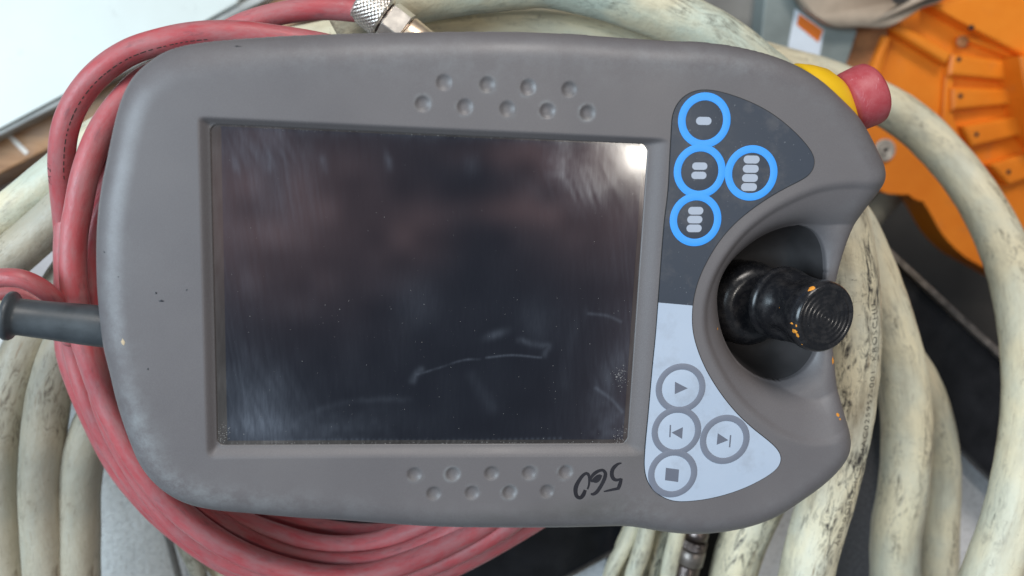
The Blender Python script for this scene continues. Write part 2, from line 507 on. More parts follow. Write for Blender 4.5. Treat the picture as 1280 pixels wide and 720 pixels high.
M['tape'] = simple('white_tape', (0.72, 0.66, 0.60), 0.5, var=0.05)

# ------------------------------------------------------------------ large structure: floor, cabinet top, panels
def poly_px(pts, z): return [bp(x, y, z)[:2] for x, y in pts]

fl = prism('floor', [(-3000, -3000), (3000, -3000), (3000, 3000), (-3000, 3000)], -660, -640, M['floor_dark'])
tag(fl, None, None, kind='structure')
pl = prism('concrete_plinth', poly_px([(-500, 480), (-500, 60), (300, -330), (700, -330), (620, 120), (400, 360)], -360), -640, -360, M['floor_light'])
tag(pl, None, None, kind='structure')

ctA = prism('top_panel', poly_px([(-420, 430), (110, 380), (150, 500), (206, 674), (240, 800), (250, 900), (-300, 900)], -185), -230, -185, M['sheet'], bevel=1.2)
ctB = prism('top_panel', poly_px([(158, 492), (600, 470), (1000, 380), (1190, 545), (1480, 830), (1480, 1000), (262, 1000), (249, 800), (216, 674)], -185), -230, -185, M['sheet_bright'], bevel=1.2)
cb = empty('cabinet', bp(600, 600, -232))
body_ = prism('cabinet_body', poly_px([(-430, 420), (110, 370), (600, 460), (1000, 370), (1500, 830), (1500, 1010), (-310, 910)], -232), -640, -232, M['gap'])
tag(cb, 'black cabinet with pebbled pale grey top panels lying under the cables', 'cabinet')
for o in (body_, ctA, ctB):
    o.parent = cb; o.matrix_parent_inverse = Matrix.Translation(-cb.location)

# black plates with worn metal edges
def strip(name, a, b, z, w, h, mat, parent=None, bevel=0.4):
    """a straight bar from a to b (mm xy) at height z"""
    A = np.array(a[:2]); B = np.array(b[:2]); d = B - A; d /= np.linalg.norm(d); n = np.array([-d[1], d[0]])*w/2
    return prism(name, [A+n, B+n, B-n, A-n], z-h, z, mat, parent, bevel=bevel)

bpl = empty('black_steel_plate', bp(1180, 450, -160))
tag(bpl, 'black steel plate with worn metal edge between the right-hand cables', 'plate')
o_ = bpl.location/S
def child(o, root):
    """keep world placement while parenting a mesh built in world mm"""
    o.parent = root
    o.matrix_parent_inverse = Matrix.Translation(-root.location)
    return o
child(prism('plate', poly_px([(930, 160), (1122, 324), (1244, 438), (1420, 600), (1420, 778), (1237, 597), (1197, 557), (1000, 380), (850, 300)], -158), -168, -158, M['black_plate'], bevel=1.0), bpl)
child(strip('plate_edge', bp(930, 147, -152), bp(1420, 598, -152), -152, 4.2, 16, M['rim_metal'], bevel=1.0), bpl)
child(strip('plate_lip', bp(1100, 460, -157), bp(1400, 757, -157), -156.5, 2.0, 9, M['black'], bevel=0.6), bpl)

bt = empty('black_tray', bp(650, 690, -150))
tag(bt, 'glossy black tray floor with thin bright lip beneath the red hoses at the bottom', 'tray')
child(prism('tray_floor', poly_px([(380, 560), (900, 560), (792, 676), (712, 719), (600, 790), (470, 850), (390, 760)], -150), -160, -150, M['black_plate'], bevel=1.0), bt)
child(strip('tray_lip', bp(600, 784, -147), bp(850, 645, -147), -147, 1.3, 10, M['rim_metal'], bevel=0.3), bt)

# white panel, its grey rim and the wooden beam at upper left
wp = empty('white_cabinet_panel', bp(100, 60, -300))
tag(wp, 'bright white enamel panel with a scuffed grey edge in the upper left corner', 'panel')
child(prism('enamel_face', poly_px([(-400, 360), (-400, -250), (420, -250), (297, 5), (245, 32), (79, 118), (0, 160)], -300), -322, -300, M['white'], bevel=3), wp)
child(strip('panel_edge', bp(-400, 367, -303), bp(330, -5, -303), -303, 5.5, 16, M['white_dirty'], bevel=1.5), wp)
wb = empty('wooden_beam', bp(60, 160, -318))
tag(wb, 'brown wooden beam with a strip of white tape beside the white panel', 'beam')
child(strip('beam', bp(-400, 398, -318), bp(560, -88, -318), -318, 21, 42, M['wood'], bevel=2.0), wb)
child(strip('tape_strip', bp(10, 168, -317.6), bp(34, 192, -317.6), -317.4, 3.4, 1.2, M['tape'], bevel=0.1), wb)

# ------------------------------------------------------------------ orange robot foot and the things around it (far, upper right)
ZR = -345
rob = empty('robot_base', bp(1220, 120, ZR))
tag(rob, 'orange painted robot base casting with ribs and bolt holes in the upper right', 'robot')
def rp(name, pts, z0, z1, mat='orange', bevel=2.5, smooth=True):
    return child(prism(name, poly_px(pts, z1), z0, z1, M[mat], bevel=bevel, smooth=smooth), rob)
arc = spline([(1107, 42, 0), (1160, 8, 0), (1240, -20, 0), (1350, -40, 0)], 20)[:, :2].tolist()
low = spline([(1222, 330, 0), (1204, 319, 0), (1179, 294, 0), (1159, 260, 0), (1147, 245, 0), (1125, 243, 0), (1107, 241, 0), (1094, 232, 0), (1080, 200, 0), (1078, 150, 0)], 40)[:, :2].tolist()
rp('flange', arc + [(1500, 0), (1560, 420), (1350, 400)] + low + [(1086, 92)], ZR-30, ZR, bevel=3, smooth=False)
def bar(name, pts, z0, z1, mat='orange', bevel=4): return rp(name, pts, z0, z1, mat, bevel, False)
bar('side_web', [(1107, 44), (1116, 46), (1100, 100), (1086, 96)], ZR, ZR+14)
bar('upper_web', [(1112, 36), (1126, 28), (1192, 66), (1184, 80)], ZR, ZR+12)
bar('inner_web', [(1184, 72), (1192, 70), (1190, 150), (1228, 240), (1218, 240), (1178, 152)], ZR, ZR+5, bevel=1.2)
bar('top_deck', [(1165, 6), (1225, -10), (1500, 20), (1500, 120), (1285, 72), (1196, 24)], ZR, ZR+16)
bar('rib_block', [(1198, 47), (1210, 44), (1284, 66), (1284, 74), (1262, 72)], ZR, ZR+6)
bar('rib_block', [(1190, 66), (1262, 76), (1260, 101), (1187, 94)], ZR, ZR+10)
bar('rib_block', [(1191, 110), (1268, 110), (1266, 131), (1191, 138)], ZR, ZR+10)
bar('rib_block', [(1204, 158), (1282, 142), (1292, 166), (1216, 184)], ZR, ZR+10)
bar('rib_block', [(1238, 206), (1300, 186), (1320, 212), (1262, 232)], ZR, ZR+10)
bar('hub_ring', [(1276, 70), (1340, 60), (1400, 150), (1370, 260), (1300, 170), (1284, 120)], ZR, ZR+30)
for (hx, hy, zz) in [(1215, 34, 16), (1199, 74, 10), (1201, 120, 10), (1221, 168, 10), (1261, 215, 10)]:
    p = bp(hx, hy, ZR+zz+0.4)
    child(lathe('bolt_hole', (p[0], p[1], ZR+zz-2), (0, 0, 1), [(0, 2.1), (2.35, 2.1), (2.4, 1.7)], M['gap'], seg=16), rob)
p = bp(1204, 52, ZR+6.5)
child(lathe('cast_pocket', (p[0], p[1], ZR+4), (0, 0, 1), [(0, 5.0), (2.4, 5.0), (2.5, 3)], M['rust'], seg=16), rob)
p = bp(1106, 188, ZR+2)
child(lathe('washer', (p[0], p[1], ZR), (0, 0, 1), [(0, 9.6), (2.2, 9.6), (2.8, 9.0), (2.8, 5.4), (2.6, 5.4)], M['washer'], seg=32), rob)
child(lathe('bolt', (p[0], p[1], ZR+2.0), (0, 0, 1), [(0, 5.2), (1.6, 5.2), (2.2, 4.6), (2.2, 2.4), (0.6, 2.2)], M['washer'], seg=24), rob)

gb = empty('grey_bracket', bp(1010, 40, -330))
tag(gb, 'grey painted metal bracket carrying a white and orange label', 'bracket')
child(prism('bracket_body', poly_px([(962, -60), (1060, -60), (1072, 40), (1046, 120), (962, 140), (950, 60)], -330), -352, -330, M['grey_metal'], bevel=2), gb)
lb = child(prism('sticker', poly_px([(994, 11), (1030, 38), (1024, 73), (985, 59)], -329.6), -330.2, -329.6, M['label']), gb)
child(prism('label_stripe', poly_px([(999, 17), (1029, 38), (1023, 53), (996, 31)], -329.4), -329.7, -329.4, M['label_orange']), gb)
dg = prism('motor_housing', poly_px([(820, -80), (958, -80), (966, 60), (950, 130), (830, 130)], -350), -420, -350, M['dull_grey'], bevel=9, smooth=True)
tag(dg, 'dull grey-brown motor housing behind the cream cable at the top', 'motor housing')
rs = prism('rusty_plate', poly_px([(1046, 30), (1116, 25), (1090, 105), (1060, 130), (1030, 120)], -338), -352, -338, M['rust'], bevel=2)
tag(rs, 'rust-stained orange brown plate between grey bracket and orange casting', 'plate')
tn_pts = spline([(985, -40, 0), (1003, 4, 0), (1022, 20, 0), (1046, 33, 0), (1075, 33, 0), (1108, 34, 0), (1132, 22, 0), (1152, 10, 0), (1175, 2, 0), (1190, -10, 0), (1150, -8, 0), (1128, 8, 0), (1112, -2, 0), (1100, -40, 0)], 80, True)[:, :2]
tn = prism('rubber_sheet', poly_px(tn_pts.tolist(), -318), -326, -318, M['tan'], bevel=2.5, smooth=True)
tag(tn, 'creased tan rubber sheet lying over the bracket at the top edge', 'rubber sheet')

# ------------------------------------------------------------------ cables and hoses
def run(name, label, cat, group, pts, r, mat, seg=30, lumps=0.02, seed=0, step=2.0):
    """one visible run; pts are photo positions with a height each, placed at real depth"""
    P = [bp(*p) for p in pts]
    def out(p): return p[1] > 738 or p[1] < -15 or p[0] < -35
    def onward(P, p):
        if not out(p): return []
        a_, b_ = np.array(P[-2]), np.array(P[-1]); d_ = (b_-a_)/np.linalg.norm(b_-a_)
        c_ = np.array([0, -20, 0.0]) - b_; c_[2] = 0; c_ /= np.linalg.norm(c_)
        q1 = b_ + d_*70 + c_*12; q2 = q1 + d_*60 + c_*45
        return [tuple(q1), tuple(q2)]
    P = P + onward(P, pts[-1])
    Q_ = P[::-1]; P = (Q_ + onward(Q_, pts[0]))[::-1]
    t = Tube(P, r, step, seg, lumps, seed)
    o = t.build(name, M[mat])
    # move the origin onto the run
    mid = t.P[len(t.P)//2]*S
    o.data.transform(Matrix.Translation(Vector(-mid)))
    o.location = mid
    tag(o, label, cat, group)
    return t, o
def zz(pts, z): return [(x, y, z) for x, y in pts]
GC = 'thick cream cables coiled under the control pendant'
GR = 'dusty red hoses looped around the left and lower side of the pendant'
cab = lambda label, pts, r, mat, seed, lumps=0.045: run('cream_cable', label, 'cable', GC, pts, r, mat, 32, lumps, seed)

cab('cream cable run farthest up on the left, crossing to the wooden beam', zz([(-90, 380), (-30, 300), (30, 252), (75, 214), (118, 176), (165, 152), (240, 140), (330, 140)], -112), 9.6, 'cable_pale', 1)
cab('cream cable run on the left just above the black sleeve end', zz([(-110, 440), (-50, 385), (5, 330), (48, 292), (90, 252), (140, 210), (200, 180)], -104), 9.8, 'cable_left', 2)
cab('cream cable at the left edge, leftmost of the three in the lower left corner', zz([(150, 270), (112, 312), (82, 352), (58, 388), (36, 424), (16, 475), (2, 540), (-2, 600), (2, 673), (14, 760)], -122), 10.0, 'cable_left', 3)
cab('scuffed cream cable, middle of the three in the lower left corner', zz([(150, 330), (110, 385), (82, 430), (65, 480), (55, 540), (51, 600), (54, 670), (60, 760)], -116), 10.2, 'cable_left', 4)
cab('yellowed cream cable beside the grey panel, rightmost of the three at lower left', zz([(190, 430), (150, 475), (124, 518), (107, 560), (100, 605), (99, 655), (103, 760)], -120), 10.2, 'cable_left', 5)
cab('cream cable along the top edge behind the metal connector, partly under the greenish one', zz([(240, 150), (290, 104), (340, 76), (405, 60), (480, 50), (540, 45), (600, 42), (680, 41), (740, 48), (800, 66), (860, 92), (920, 130)], -132), 13.0, 'cable', 6)
cab('greenish cream cable arching over the top edge and down behind the pendant corner', zz([(420, 40), (470, 14), (520, -6), (580, -17), (640, -23), (690, -24), (745, -13), (800, 6), (850, 27), (900, 53), (950, 90), (1000, 135)], -100), 12.9, 'cable_pale', 7)
cab('cream cable looping from behind the red stop button round the right edge', [(850, 66, -195), (905, 71, -195), (960, 81, -195), (1030, 100, -195), (1088, 123, -193), (1140, 154, -190), (1187, 200, -180), (1227, 256, -160), (1256, 315, -132), (1277, 382, -100), (1286, 460, -75), (1285, 535, -58), (1276, 602, -48), (1260, 660, -45), (1240, 716, -42), (1215, 780, -42)], 12.9, 'cable', 8)
tE, _ = cab('scuffed cream cable beside the black plate, outermost of the three lower right runs', zz([(1040, 330), (1090, 400), (1126, 447), (1150, 486), (1165, 532), (1172, 580), (1171, 650), (1166, 770)], -138), 13.0, 'cable', 9)
cab('creased cream cable in the lower right, middle of the three right-hand runs', zz([(1010, 225), (1035, 250), (1058, 278), (1074, 308), (1090, 345), (1109, 400), (1125, 455), (1132, 510), (1133, 560), (1129, 610), (1120, 665), (1116, 770)], -104), 13.6, 'cable', 10)
tC, oC = cab('stained cream cable printed with black lettering right beside the joystick', zz([(1010, 190), (1036, 235), (1051, 285), (1060, 335), (1065, 400), (1063, 460), (1053, 540), (1036, 612), (1013, 695), (996, 770)], -64), 13.6, 'cable_dirty', 11)
cab('grey-stained cream cable at the bottom edge under the pendant corner', zz([(1000, 560), (965, 605), (938, 655), (921, 700), (905, 770)], -108), 13.2, 'cable_dirty', 12)
thin = lambda label, pts, r, mat, seed: run('cream_cable', label, 'cable', 'thin cream cables bundled at the bottom edge', pts, r, mat, 22, 0.05, seed)
thin('thin cream cable, leftmost of the bundle at the bottom beside the black tray', zz([(812, 600), (797, 645), (783, 680), (768, 706), (752, 760)], -112), 4.6, 'cable', 21)
thin('thin cream cable, bright second strand of the bundle at the bottom edge', zz([(822, 600), (811, 650), (803, 685), (793, 715), (780, 770)], -104), 4.9, 'cable', 22)
thin('thin soiled cable, dark third strand of the bundle at the bottom edge', zz([(840, 600), (829, 660), (818, 705), (803, 770)], -116), 4.3, 'cable_dirty', 23)
thin('thin cream cable next to the dark metal connector, rightmost of the bundle', zz([(858, 600), (848, 660), (839, 700), (826, 770)], -106), 4.9, 'cable', 24)
thin('thin cream cable strand lying lowest under the bundle at the bottom', zz([(800, 610), (790, 655), (776, 690), (775, 725), (772, 770)], -124), 4.4, 'cable', 25)
GS = 'small cream cables emerging below the red hoses'
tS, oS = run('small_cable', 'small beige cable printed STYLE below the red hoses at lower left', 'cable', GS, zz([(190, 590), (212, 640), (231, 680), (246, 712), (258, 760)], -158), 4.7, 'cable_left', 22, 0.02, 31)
run('small_cable', 'small pale cable beside the one printed STYLE below the red hoses', 'cable', GS, zz([(200, 610), (236, 660), (262, 698), (280, 724), (300, 770)], -168), 5.0, 'cable', 22, 0.02, 32)
run('tan_hose', 'blurred tan hose far below the right corner of the pendant', 'hose', None, zz([(1050, 330), (1078, 285), (1108, 252), (1150, 215)], -420), 11, 'tan' if False else 'cable_left', 20, 0.02, 33)

hose = lambda label, pts, r=5.2, seed=0: run('red_hose', label, 'hose', GR, pts, r*0.97, 'hose', 26, 0.015, seed, 1.6)
hose('red hose running from the metal connector at the top down behind the pendant', [(462, 16, -72), (440, 13, -72), (400, 11, -72), (350, 17, -72), (310, 28, -72), (275, 45, -74), (240, 66, -76), (200, 100, -80)], 4.9, 41)
tb, ob = hose('outermost red hose arching free of the pendant at the upper left', [(440, 66, -52), (400, 56, -50), (345, 47, -48), (300, 42, -47), (250, 43, -46), (205, 51, -46), (165, 64, -46), (134, 83, -46), (110, 106, -47), (92, 133, -48), (81, 163, -50), (77, 200, -55), (79, 240, -62), (83, 290, -71), (83, 340, -77), (83, 395, -80), (85, 440, -80), (98, 481, -80), (117, 525, -80), (146, 581, -80), (179, 623, -80), (214, 657, -80), (256, 687, -80), (308, 715, -79), (370, 738, -78), (430, 748, -76), (500, 737, -75), (567, 709, -75), (634, 673, -75), (700, 630, -74), (760, 570, -66)], 5.2, 42)
hose('red hose partly covered by the thick front loop on the left of the pendant', zz([(200, 125), (165, 145), (140, 168), (115, 199), (97, 233), (87, 268), (83, 305), (84, 350), (88, 400), (96, 445), (113, 500), (140, 556), (172, 606), (206, 646), (244, 680), (290, 708), (350, 728), (420, 735), (490, 722), (560, 695), (620, 662), (680, 620), (740, 560)], -68), 5.2, 43)
hose('bright red front loop hugging the left side and lower corner of the pendant', [(230, 80, -62), (180, 100, -56), (150, 130, -51), (126, 166, -49), (108, 212, -48), (98, 260, -48), (92, 300, -48), (92, 350, -49), (99, 400, -50), (112, 445, -50), (129, 492, -50), (150, 538, -49), (179, 586, -48), (211, 626, -48), (247, 658, -48), (290, 686, -48), (340, 707, -49), (400, 720, -50), (460, 718, -52), (515, 701, -54), (565, 678, -56), (610, 652, -58), (660, 610, -60)], 5.4, 44)
hose('dull red hose squeezed between the two lower left loops', zz([(120, 470), (134, 520), (160, 572), (193, 622), (228, 660), (268, 690), (318, 713), (380, 730), (450, 731), (530, 710), (590, 684), (645, 650), (700, 600)], -58.5), 4.9, 45)
hose('dark red hose just inside the bright front loop below the pendant', zz([(200, 585), (240, 630), (278, 657), (322, 681), (372, 698), (430, 703), (488, 696), (540, 676), (590, 645), (640, 600)], -60), 5.0, 46)
hose('pale pink hose directly under the lower left edge of the pendant', zz([(210, 590), (262, 632), (310, 655), (355, 671), (405, 682), (455, 681), (505, 667), (555, 644), (600, 610)], -67), 5.2, 47)
hose('deep maroon shaded hose farthest in under the lower edge of the pendant', zz([(280, 610), (335, 643), (385, 657), (440, 666), (495, 664), (545, 648), (590, 620)], -82), 5.0, 48)
hose('greyish red hose tucked between the front loop and the pendant edge', zz([(180, 170), (152, 200), (134, 228), (117, 260), (108, 295), (104, 345), (109, 400), (125, 460)], -71), 4.9, 49)
hose('pinkish red hose touching the left edge of the pendant above the sleeve', zz([(165, 210), (143, 240), (128, 268), (118, 302), (115, 342), (118, 388), (126, 435), (141, 485), (163, 530)], -62), 5.0, 50)
hose('small dusky red hose curling round the free end of the black sleeve', [(-40, 360, -40), (-14, 350, -38), (8, 347, -37), (28, 349, -37), (48, 358, -39), (66, 372, -43), (80, 392, -50), (90, 425, -60)], 3.9, 51)
hose('faded red hose at the left picture edge below the curled one', [(-40, 440, -66), (-20, 410, -62), (-4, 385, -58), (10, 362, -54), (20, 330, -54)] and zz([(-40, 425), (-18, 396), (-5, 378), (4, 370), (30, 368), (60, 385)], -66), 4.0, 52)

# printed lettering laid on the cables
def text_mesh(txt, size, mirror=False):
    cu = bpy.data.curves.new('txt', 'FONT'); cu.body = txt; cu.size = 1.0
    cu.space_character = 1.2; cu.offset = -0.012
    o = bpy.data.objects.new('txt', cu); col.objects.link(o)
    dg_ = bpy.context.evaluated_depsgraph_get(); dg_.update()
    me = bpy.data.meshes.new_from_object(o.evaluated_get(dg_))
    bpy.data.objects.remove(o)
    bm = bmesh.new(); bm.from_mesh(me)
    bmesh.ops.triangulate(bm, faces=bm.faces)
    v = np.array([x.co[:] for x in bm.verts])*size
    f = [[q.index for q in fc.verts] for fc in bm.faces]
    bm.free()
    return v, f
def lettering(tube, owner, txt, size, l0, th0, stretch=1.0, sign=1, name='lettering', mat='print', lift=0.08):
    v, f = text_mesh(txt, size)
    # keep the letter strokes thin: the jet-printed look
    out = []
    for x, y, _ in v:
        th = th0 + sign*y/tube.r
        out.append(tube.at(l0 + sign*x*stretch, th, lift))
    me = mesh(name, np.array(out) - np.array(owner.location)/S, f)
    return link(name, me, owner, M[mat], False)
def l_at(tube, px, py, z):
    p = np.array(bp(px, py, z)); return float(tube.L[np.argmin(np.linalg.norm(tube.P - p, axis=1))])
# the run travels downwards in the picture; text reads upwards: sign -1
Lb = l_at(tC, 1022, 668, -64)
tx = lettering(tC, oC, 'ABB ROBOTICS 3HAC025957-001. KROSCHU', 4.4, Lb, math.radians(113), 1.2, -1)
Ls = l_at(tS, 251, 722, -158)
lettering(tS, oS, 'STYLE', 4.6, Ls, math.radians(100), 1.0, -1)
# dashed sheath print on the free red hose
dv, df = [], []
l0 = l_at(tb, 262, 42, -46); l1 = l_at(tb, 74, 215, -56)
l = l0
while l < l1:
    w = random.uniform(0.9, 2.6); 
    th = math.radians(124)
    q = len(dv)
    for (a, b) in ((0, -.035), (w, -.035), (w, .035), (0, .035)):
        dv.append(tb.at(l+a, th+b, 0.06))
    df.append((q, q+1, q+2, q+3)); l += w + random.uniform(0.5, 1.6)
me = mesh('dashed_print', np.array(dv) - np.array(ob.location)/S, df)
link('dashed_print', me, ob, M['print'], False)
lettering(tb, ob, 'PA 21', 3.4, l_at(tb, 77, 228, -58), math.radians(66), 1.0, -1, mat='print')

jb = prism('black_slab', poly_px([(772, 600), (960, 590), (925, 640), (893, 690), (872, 770), (766, 770), (786, 690)], -136), -170, -136, M['black_plate'], bevel=2)  # flat black slab filling the ground behind connector and strands
tag(jb, 'black slab behind the metal connector and thin cables at the bottom', 'junction box')
dm = prism('dark_sheet', poly_px([(1040, 500), (1105, 500), (1118, 620), (1100, 800), (1020, 800), (1050, 640)], -176), -184.9, -176, M['mat'], bevel=1)  # dark pebbled sheet over the pale panel in this gap
tag(dm, 'dark grey pebbled sheet in the gap beside the printed cable', 'mat')
# ------------------------------------------------------------------ metal connectors
cx0 = np.array(bp(455, 3, -72)); cx1 = np.array(bp(560, 84, -72))
ax = cx1 - cx0; ax /= np.linalg.norm(ax)
cn = empty('hose_coupling', tuple(cx0))
tag(cn, 'shiny knurled metal hose coupling with hexagon nut and brass body at the top edge', 'coupling')
SC = 351/962
kn_v, kn_f = [], []
xr = np.array([0, 0, 1.0]); yr = np.cross(ax, xr)
# knurled ring: crossed diamond ridges in real relief
ns, nt, RK = 44, 180, 25*SC
for i in range(ns+1):
    sv = -2 + i*(27*SC+4)/ns*0.92
    edge = min(1, i/3, (ns-i)/3)
    for k in range(nt):
        th = 2*math.pi*k/nt
        a = (th*24 + sv*3.4) ; b = (th*24 - sv*3.4)
        rr = RK - 0.9*(1-edge) + 0.20*edge*(abs(((a/math.pi) % 2)-1) + abs(((b/math.pi) % 2)-1) - 1)
        kn_v.append(cx0 + ax*sv + rr*(math.cos(th)*xr + math.sin(th)*yr))
for i in range(ns):
    for k in range(nt):
        k2 = (k+1) % nt; kn_f.append((i*nt+k, i*nt+k2, (i+1)*nt+k2, (i+1)*nt+k))
kn_f.append(list(range(nt))[::-1]); kn_f.append([ns*nt+k for k in range(nt)])
s_end = -2 + (27*SC+4)*0.92
child(link('knurled_ring', mesh('knurled_ring', kn_v, kn_f), None, M['steel'], False), cn)
def hexmod(th, sv):
    a = (th - 0.35) % (math.pi/3) - math.pi/6
    return math.cos(math.pi/6)/math.cos(a)
child(lathe('groove', tuple(cx0 + ax*(s_end-0.2)), ax, [(0, 20*SC), (2.6, 20*SC)], M['dark_metal'], seg=48), cn)
hx = child(lathe('hex_nut', tuple(cx0 + ax*(s_end+1.0)), ax, [(0, 25*SC), (0.5, 26.5*SC), (8.8, 26.5*SC), (9.4, 24.5*SC)], M['steel'], seg=96, mod=hexmod), cn)
hx.data.shade_flat()
child(lathe('groove', tuple(cx0 + ax*(s_end+9.5)), ax, [(0, 21*SC), (2.4, 21*SC)], M['dark_metal'], seg=48), cn)
child(lathe('coupling_body', tuple(cx0 + ax*(s_end+10.8)), ax, [(0, 22*SC), (0.7, 23.2*SC), (20, 22.5*SC), (21, 19*SC), (40, 19*SC)], M['brass'], seg=64), cn)

h0 = np.array(bp(880, 630, -104)); h1 = np.array(bp(846, 760, -104))
axh = h1 - h0; axh /= np.linalg.norm(axh)
hc = empty('cable_connector', tuple(h0))
tag(hc, 'dark metal cable connector with knurled ring and thread at the bottom edge', 'connector')
Lh = lambda px, py: float((np.array(bp(px, py, -104)) - h0) @ axh)
s1, s2, s3 = Lh(868, 684), Lh(861, 702), Lh(857, 712)
child(lathe('connector_barrel', tuple(h0), axh, [(0, 6.0), (Lh(874, 660), 6.0), (Lh(873, 664), 6.8), (s1-5, 6.8)], M['dark_metal'], seg=48), hc)
kmod = lambda th, sv: 1 + 0.03*math.cos(th*22 + sv*2.2)*math.cos(th*22 - sv*2.2)
child(lathe('knurled_ring', tuple(h0 + axh*(s1-5)), axh, [(0, 6.9)] + [(0.3+i*0.25, 7.2) for i in range(20)] + [(5.4, 6.9)], M['dark_metal'], seg=132, mod=kmod), hc).data.shade_flat()
child(lathe('clamp_ring', tuple(h0 + axh*(s1+0.6)), axh, [(0, 7.2), (0.5, 7.7), (s2-s1-0.5, 7.7), (s2-s1, 7.1)], M['rim_metal'], seg=48), hc)
thr = []
for i in range(24):
    thr.append((i*1.1, 6.0)); thr.append((i*1.1+0.5, 6.9)); thr.append((i*1.1+0.7, 6.9))
child(lathe('thread', tuple(h0 + axh*(s2+1.0)), axh, thr, M['dark_metal'], seg=40), hc)

# ------------------------------------------------------------------ the pendant
pend = empty('teach_pendant', (0, 0, -38))
tag(pend, 'grey handheld robot control pendant with a smeared dark screen and black joystick', 'control pendant')
ZT = 2.6                                           # height of the front face over the screen glass

outline_px = [(136,200),(141,175),(149,140),(157,117),(168,97),(186,79.5),(207,65.5),(230,57.5),(260,52.5),(300,49),(350,45.5),(420,42.7),(500,40.7),(560,40),(640,40),(700,42),(780,47.5),(830,51),(870,52.5),(900,55.5),(930,61),(960,69),(990,81),(1020,99),(1050,126),(1068,145),(1082,168),(1091,186),(1099,203),(1101.7,219),(1097,235),(1083,256),(1070,278),(1060,301),(1053.5,326),(1048.5,352),(1045,385),(1043,420),(1044.5,460),(1048,490),(1052.5,513),(1057,534),(1059,548),(1056,564),(1045,581),(1025,601),(995,623),(965,642),(930,655),(892,662),(860,663.7),(830,661.5),(805,657.5),(780,654),(740,654.5),(700,655.3),(640,655.6),(560,654.7),(530,653.6),(480,650.5),(420,646),(380,644),(350,641.5),(312,638),(270,634),(240,627.5),(217,617),(195,600),(177,577),(165,550),(155,522),(147,495),(140,465),(131.5,430),(126,385),(123.5,350),(123,305),(125,265),(129.5,232)]
ZE = -8.5
outl = spline([bp(x, y, ZE) for x, y in outline_px], 720, True)[:, :2]
panel_px = [(840,160),(841,145),(845.5,132.5),(855,121),(867,114.5),(880,112.5),(897.5,114.5),(920,121),(942.5,130),(965,142.5),(987.5,160),(1004,176.5),(1013,188),(1018,198),(1017.5,209),(1013,217),(1003,224),(985,233),(962,246),(937.5,263),(917.5,280),(900,300),(886,322),(874,347),(867,372),(865,390),(865.5,412),(870,432),(880,457.5),(897.5,487.5),(920,516),(940,535),(967,557),(975,567),(976.5,577),(971,586),(955,597.5),(930,610),(900,620),(870,625.5),(842,626),(825,619),(812,606),(806.3,588),(807,560),(810,528),(812.5,500),(816,460),(820,420),(826,340),(831,277),(835.5,240),(838,195)]
ZP = ZT + 0.35
panel = spline([bp(x, y, ZP) for x, y in panel_px], 420, True)[:, :2]
rim_px = [(1160,218),(1103,222),(1060,221),(1022,227),(990,240),(965,253),(942,269),(922,287),(905,308),(891,330),(881,352),(874,376),(872,395),(873,415),(878,436),(888,459),(904,487),(925,513),(948,533),(975,551),(1010,562),(1045,560),(1075,548),(1160,540)]
rim = spline([bp(x, y, ZT) for x, y in rim_px], 240, False)[:, :2]
rim = np.vstack([rim, [[rim[-1][0]+40, rim[-1][1]], [rim[0][0]+40, rim[0][1]]]])
hole_px = [(897,376),(901,350),(912,330),(932,310),(955,294),(980,284),(1005,281),(1023,289),(1033,306),(1037,330),(1036,370),(1034,405),(1028,432),(1018,454),(1003,470),(980,479),(954,475),(929,460),(912,438),(901,410)]
ZH = -7.5
hole = spline([bp(x, y, ZH) for x, y in hole_px], 200, True)[:, :2]

def uniform(Q, n):
    Qc = np.vstack([Q, Q[:1]]); d = np.r_[0, np.cumsum(np.linalg.norm(np.diff(Qc, axis=0), axis=1))]
    t = np.linspace(0, d[-1], n, endpoint=False)
    U_ = np.stack([np.interp(t, d, Qc[:, k]) for k in (0, 1)], 1)
    for _ in range(6): U_ = 0.5*U_ + 0.25*(np.roll(U_, 1, 0) + np.roll(U_, -1, 0))
    return U_
outl = uniform(outl, 900); panel = uniform(panel, 420); rim = uniform(rim, 420); hole = uniform(hole, 240)

def seg_dist(P, Q):
    """unsigned distance and nearest point from points P to closed polygon Q"""
    A = Q; B = np.roll(Q, -1, 0)
    best = np.full(len(P), 1e9); near = np.zeros_like(P)
    for s0 in range(0, len(P), 20000):
        p = P[s0:s0+20000]
        # candidate: nearest vertex, then its two segments
        d = ((p[:, None, :] - A[None])**2).sum(2)
        i = d.argmin(1)
        bb = np.full(len(p), 1e9); nn = np.zeros_like(p)
        for off in (-3, -2, -1, 0, 1, 2):
            j = (i + off) % len(A)
            a = A[j]; b = B[j]; ab = b - a
            t = np.clip(((p-a)*ab).sum(1)/np.maximum((ab**2).sum(1), 1e-12), 0, 1)
            c = a + ab*t[:, None]; dd = ((p-c)**2).sum(1)
            m = dd < bb; bb[m] = dd[m]; nn[m] = c[m]
        best[s0:s0+20000] = np.sqrt(bb); near[s0:s0+20000] = nn
    return best, near
def inside(P, Q):
    x, y = P[:, 0], P[:, 1]; c = np.zeros(len(P), bool)
    A = Q; B = np.roll(Q, -1, 0)
    for (x0, y0), (x1, y1) in zip(A, B):
        if y0 == y1: continue
        m = ((y0 > y) != (y1 > y))
        c ^= m & (x < (x1-x0)*(y-y0)/(y1-y0) + x0)
    return c
def sdf(P, Q):
    d, n = seg_dist(P, Q)
    s = np.where(inside(P, Q), d, -d)      # positive inside
    return s, n

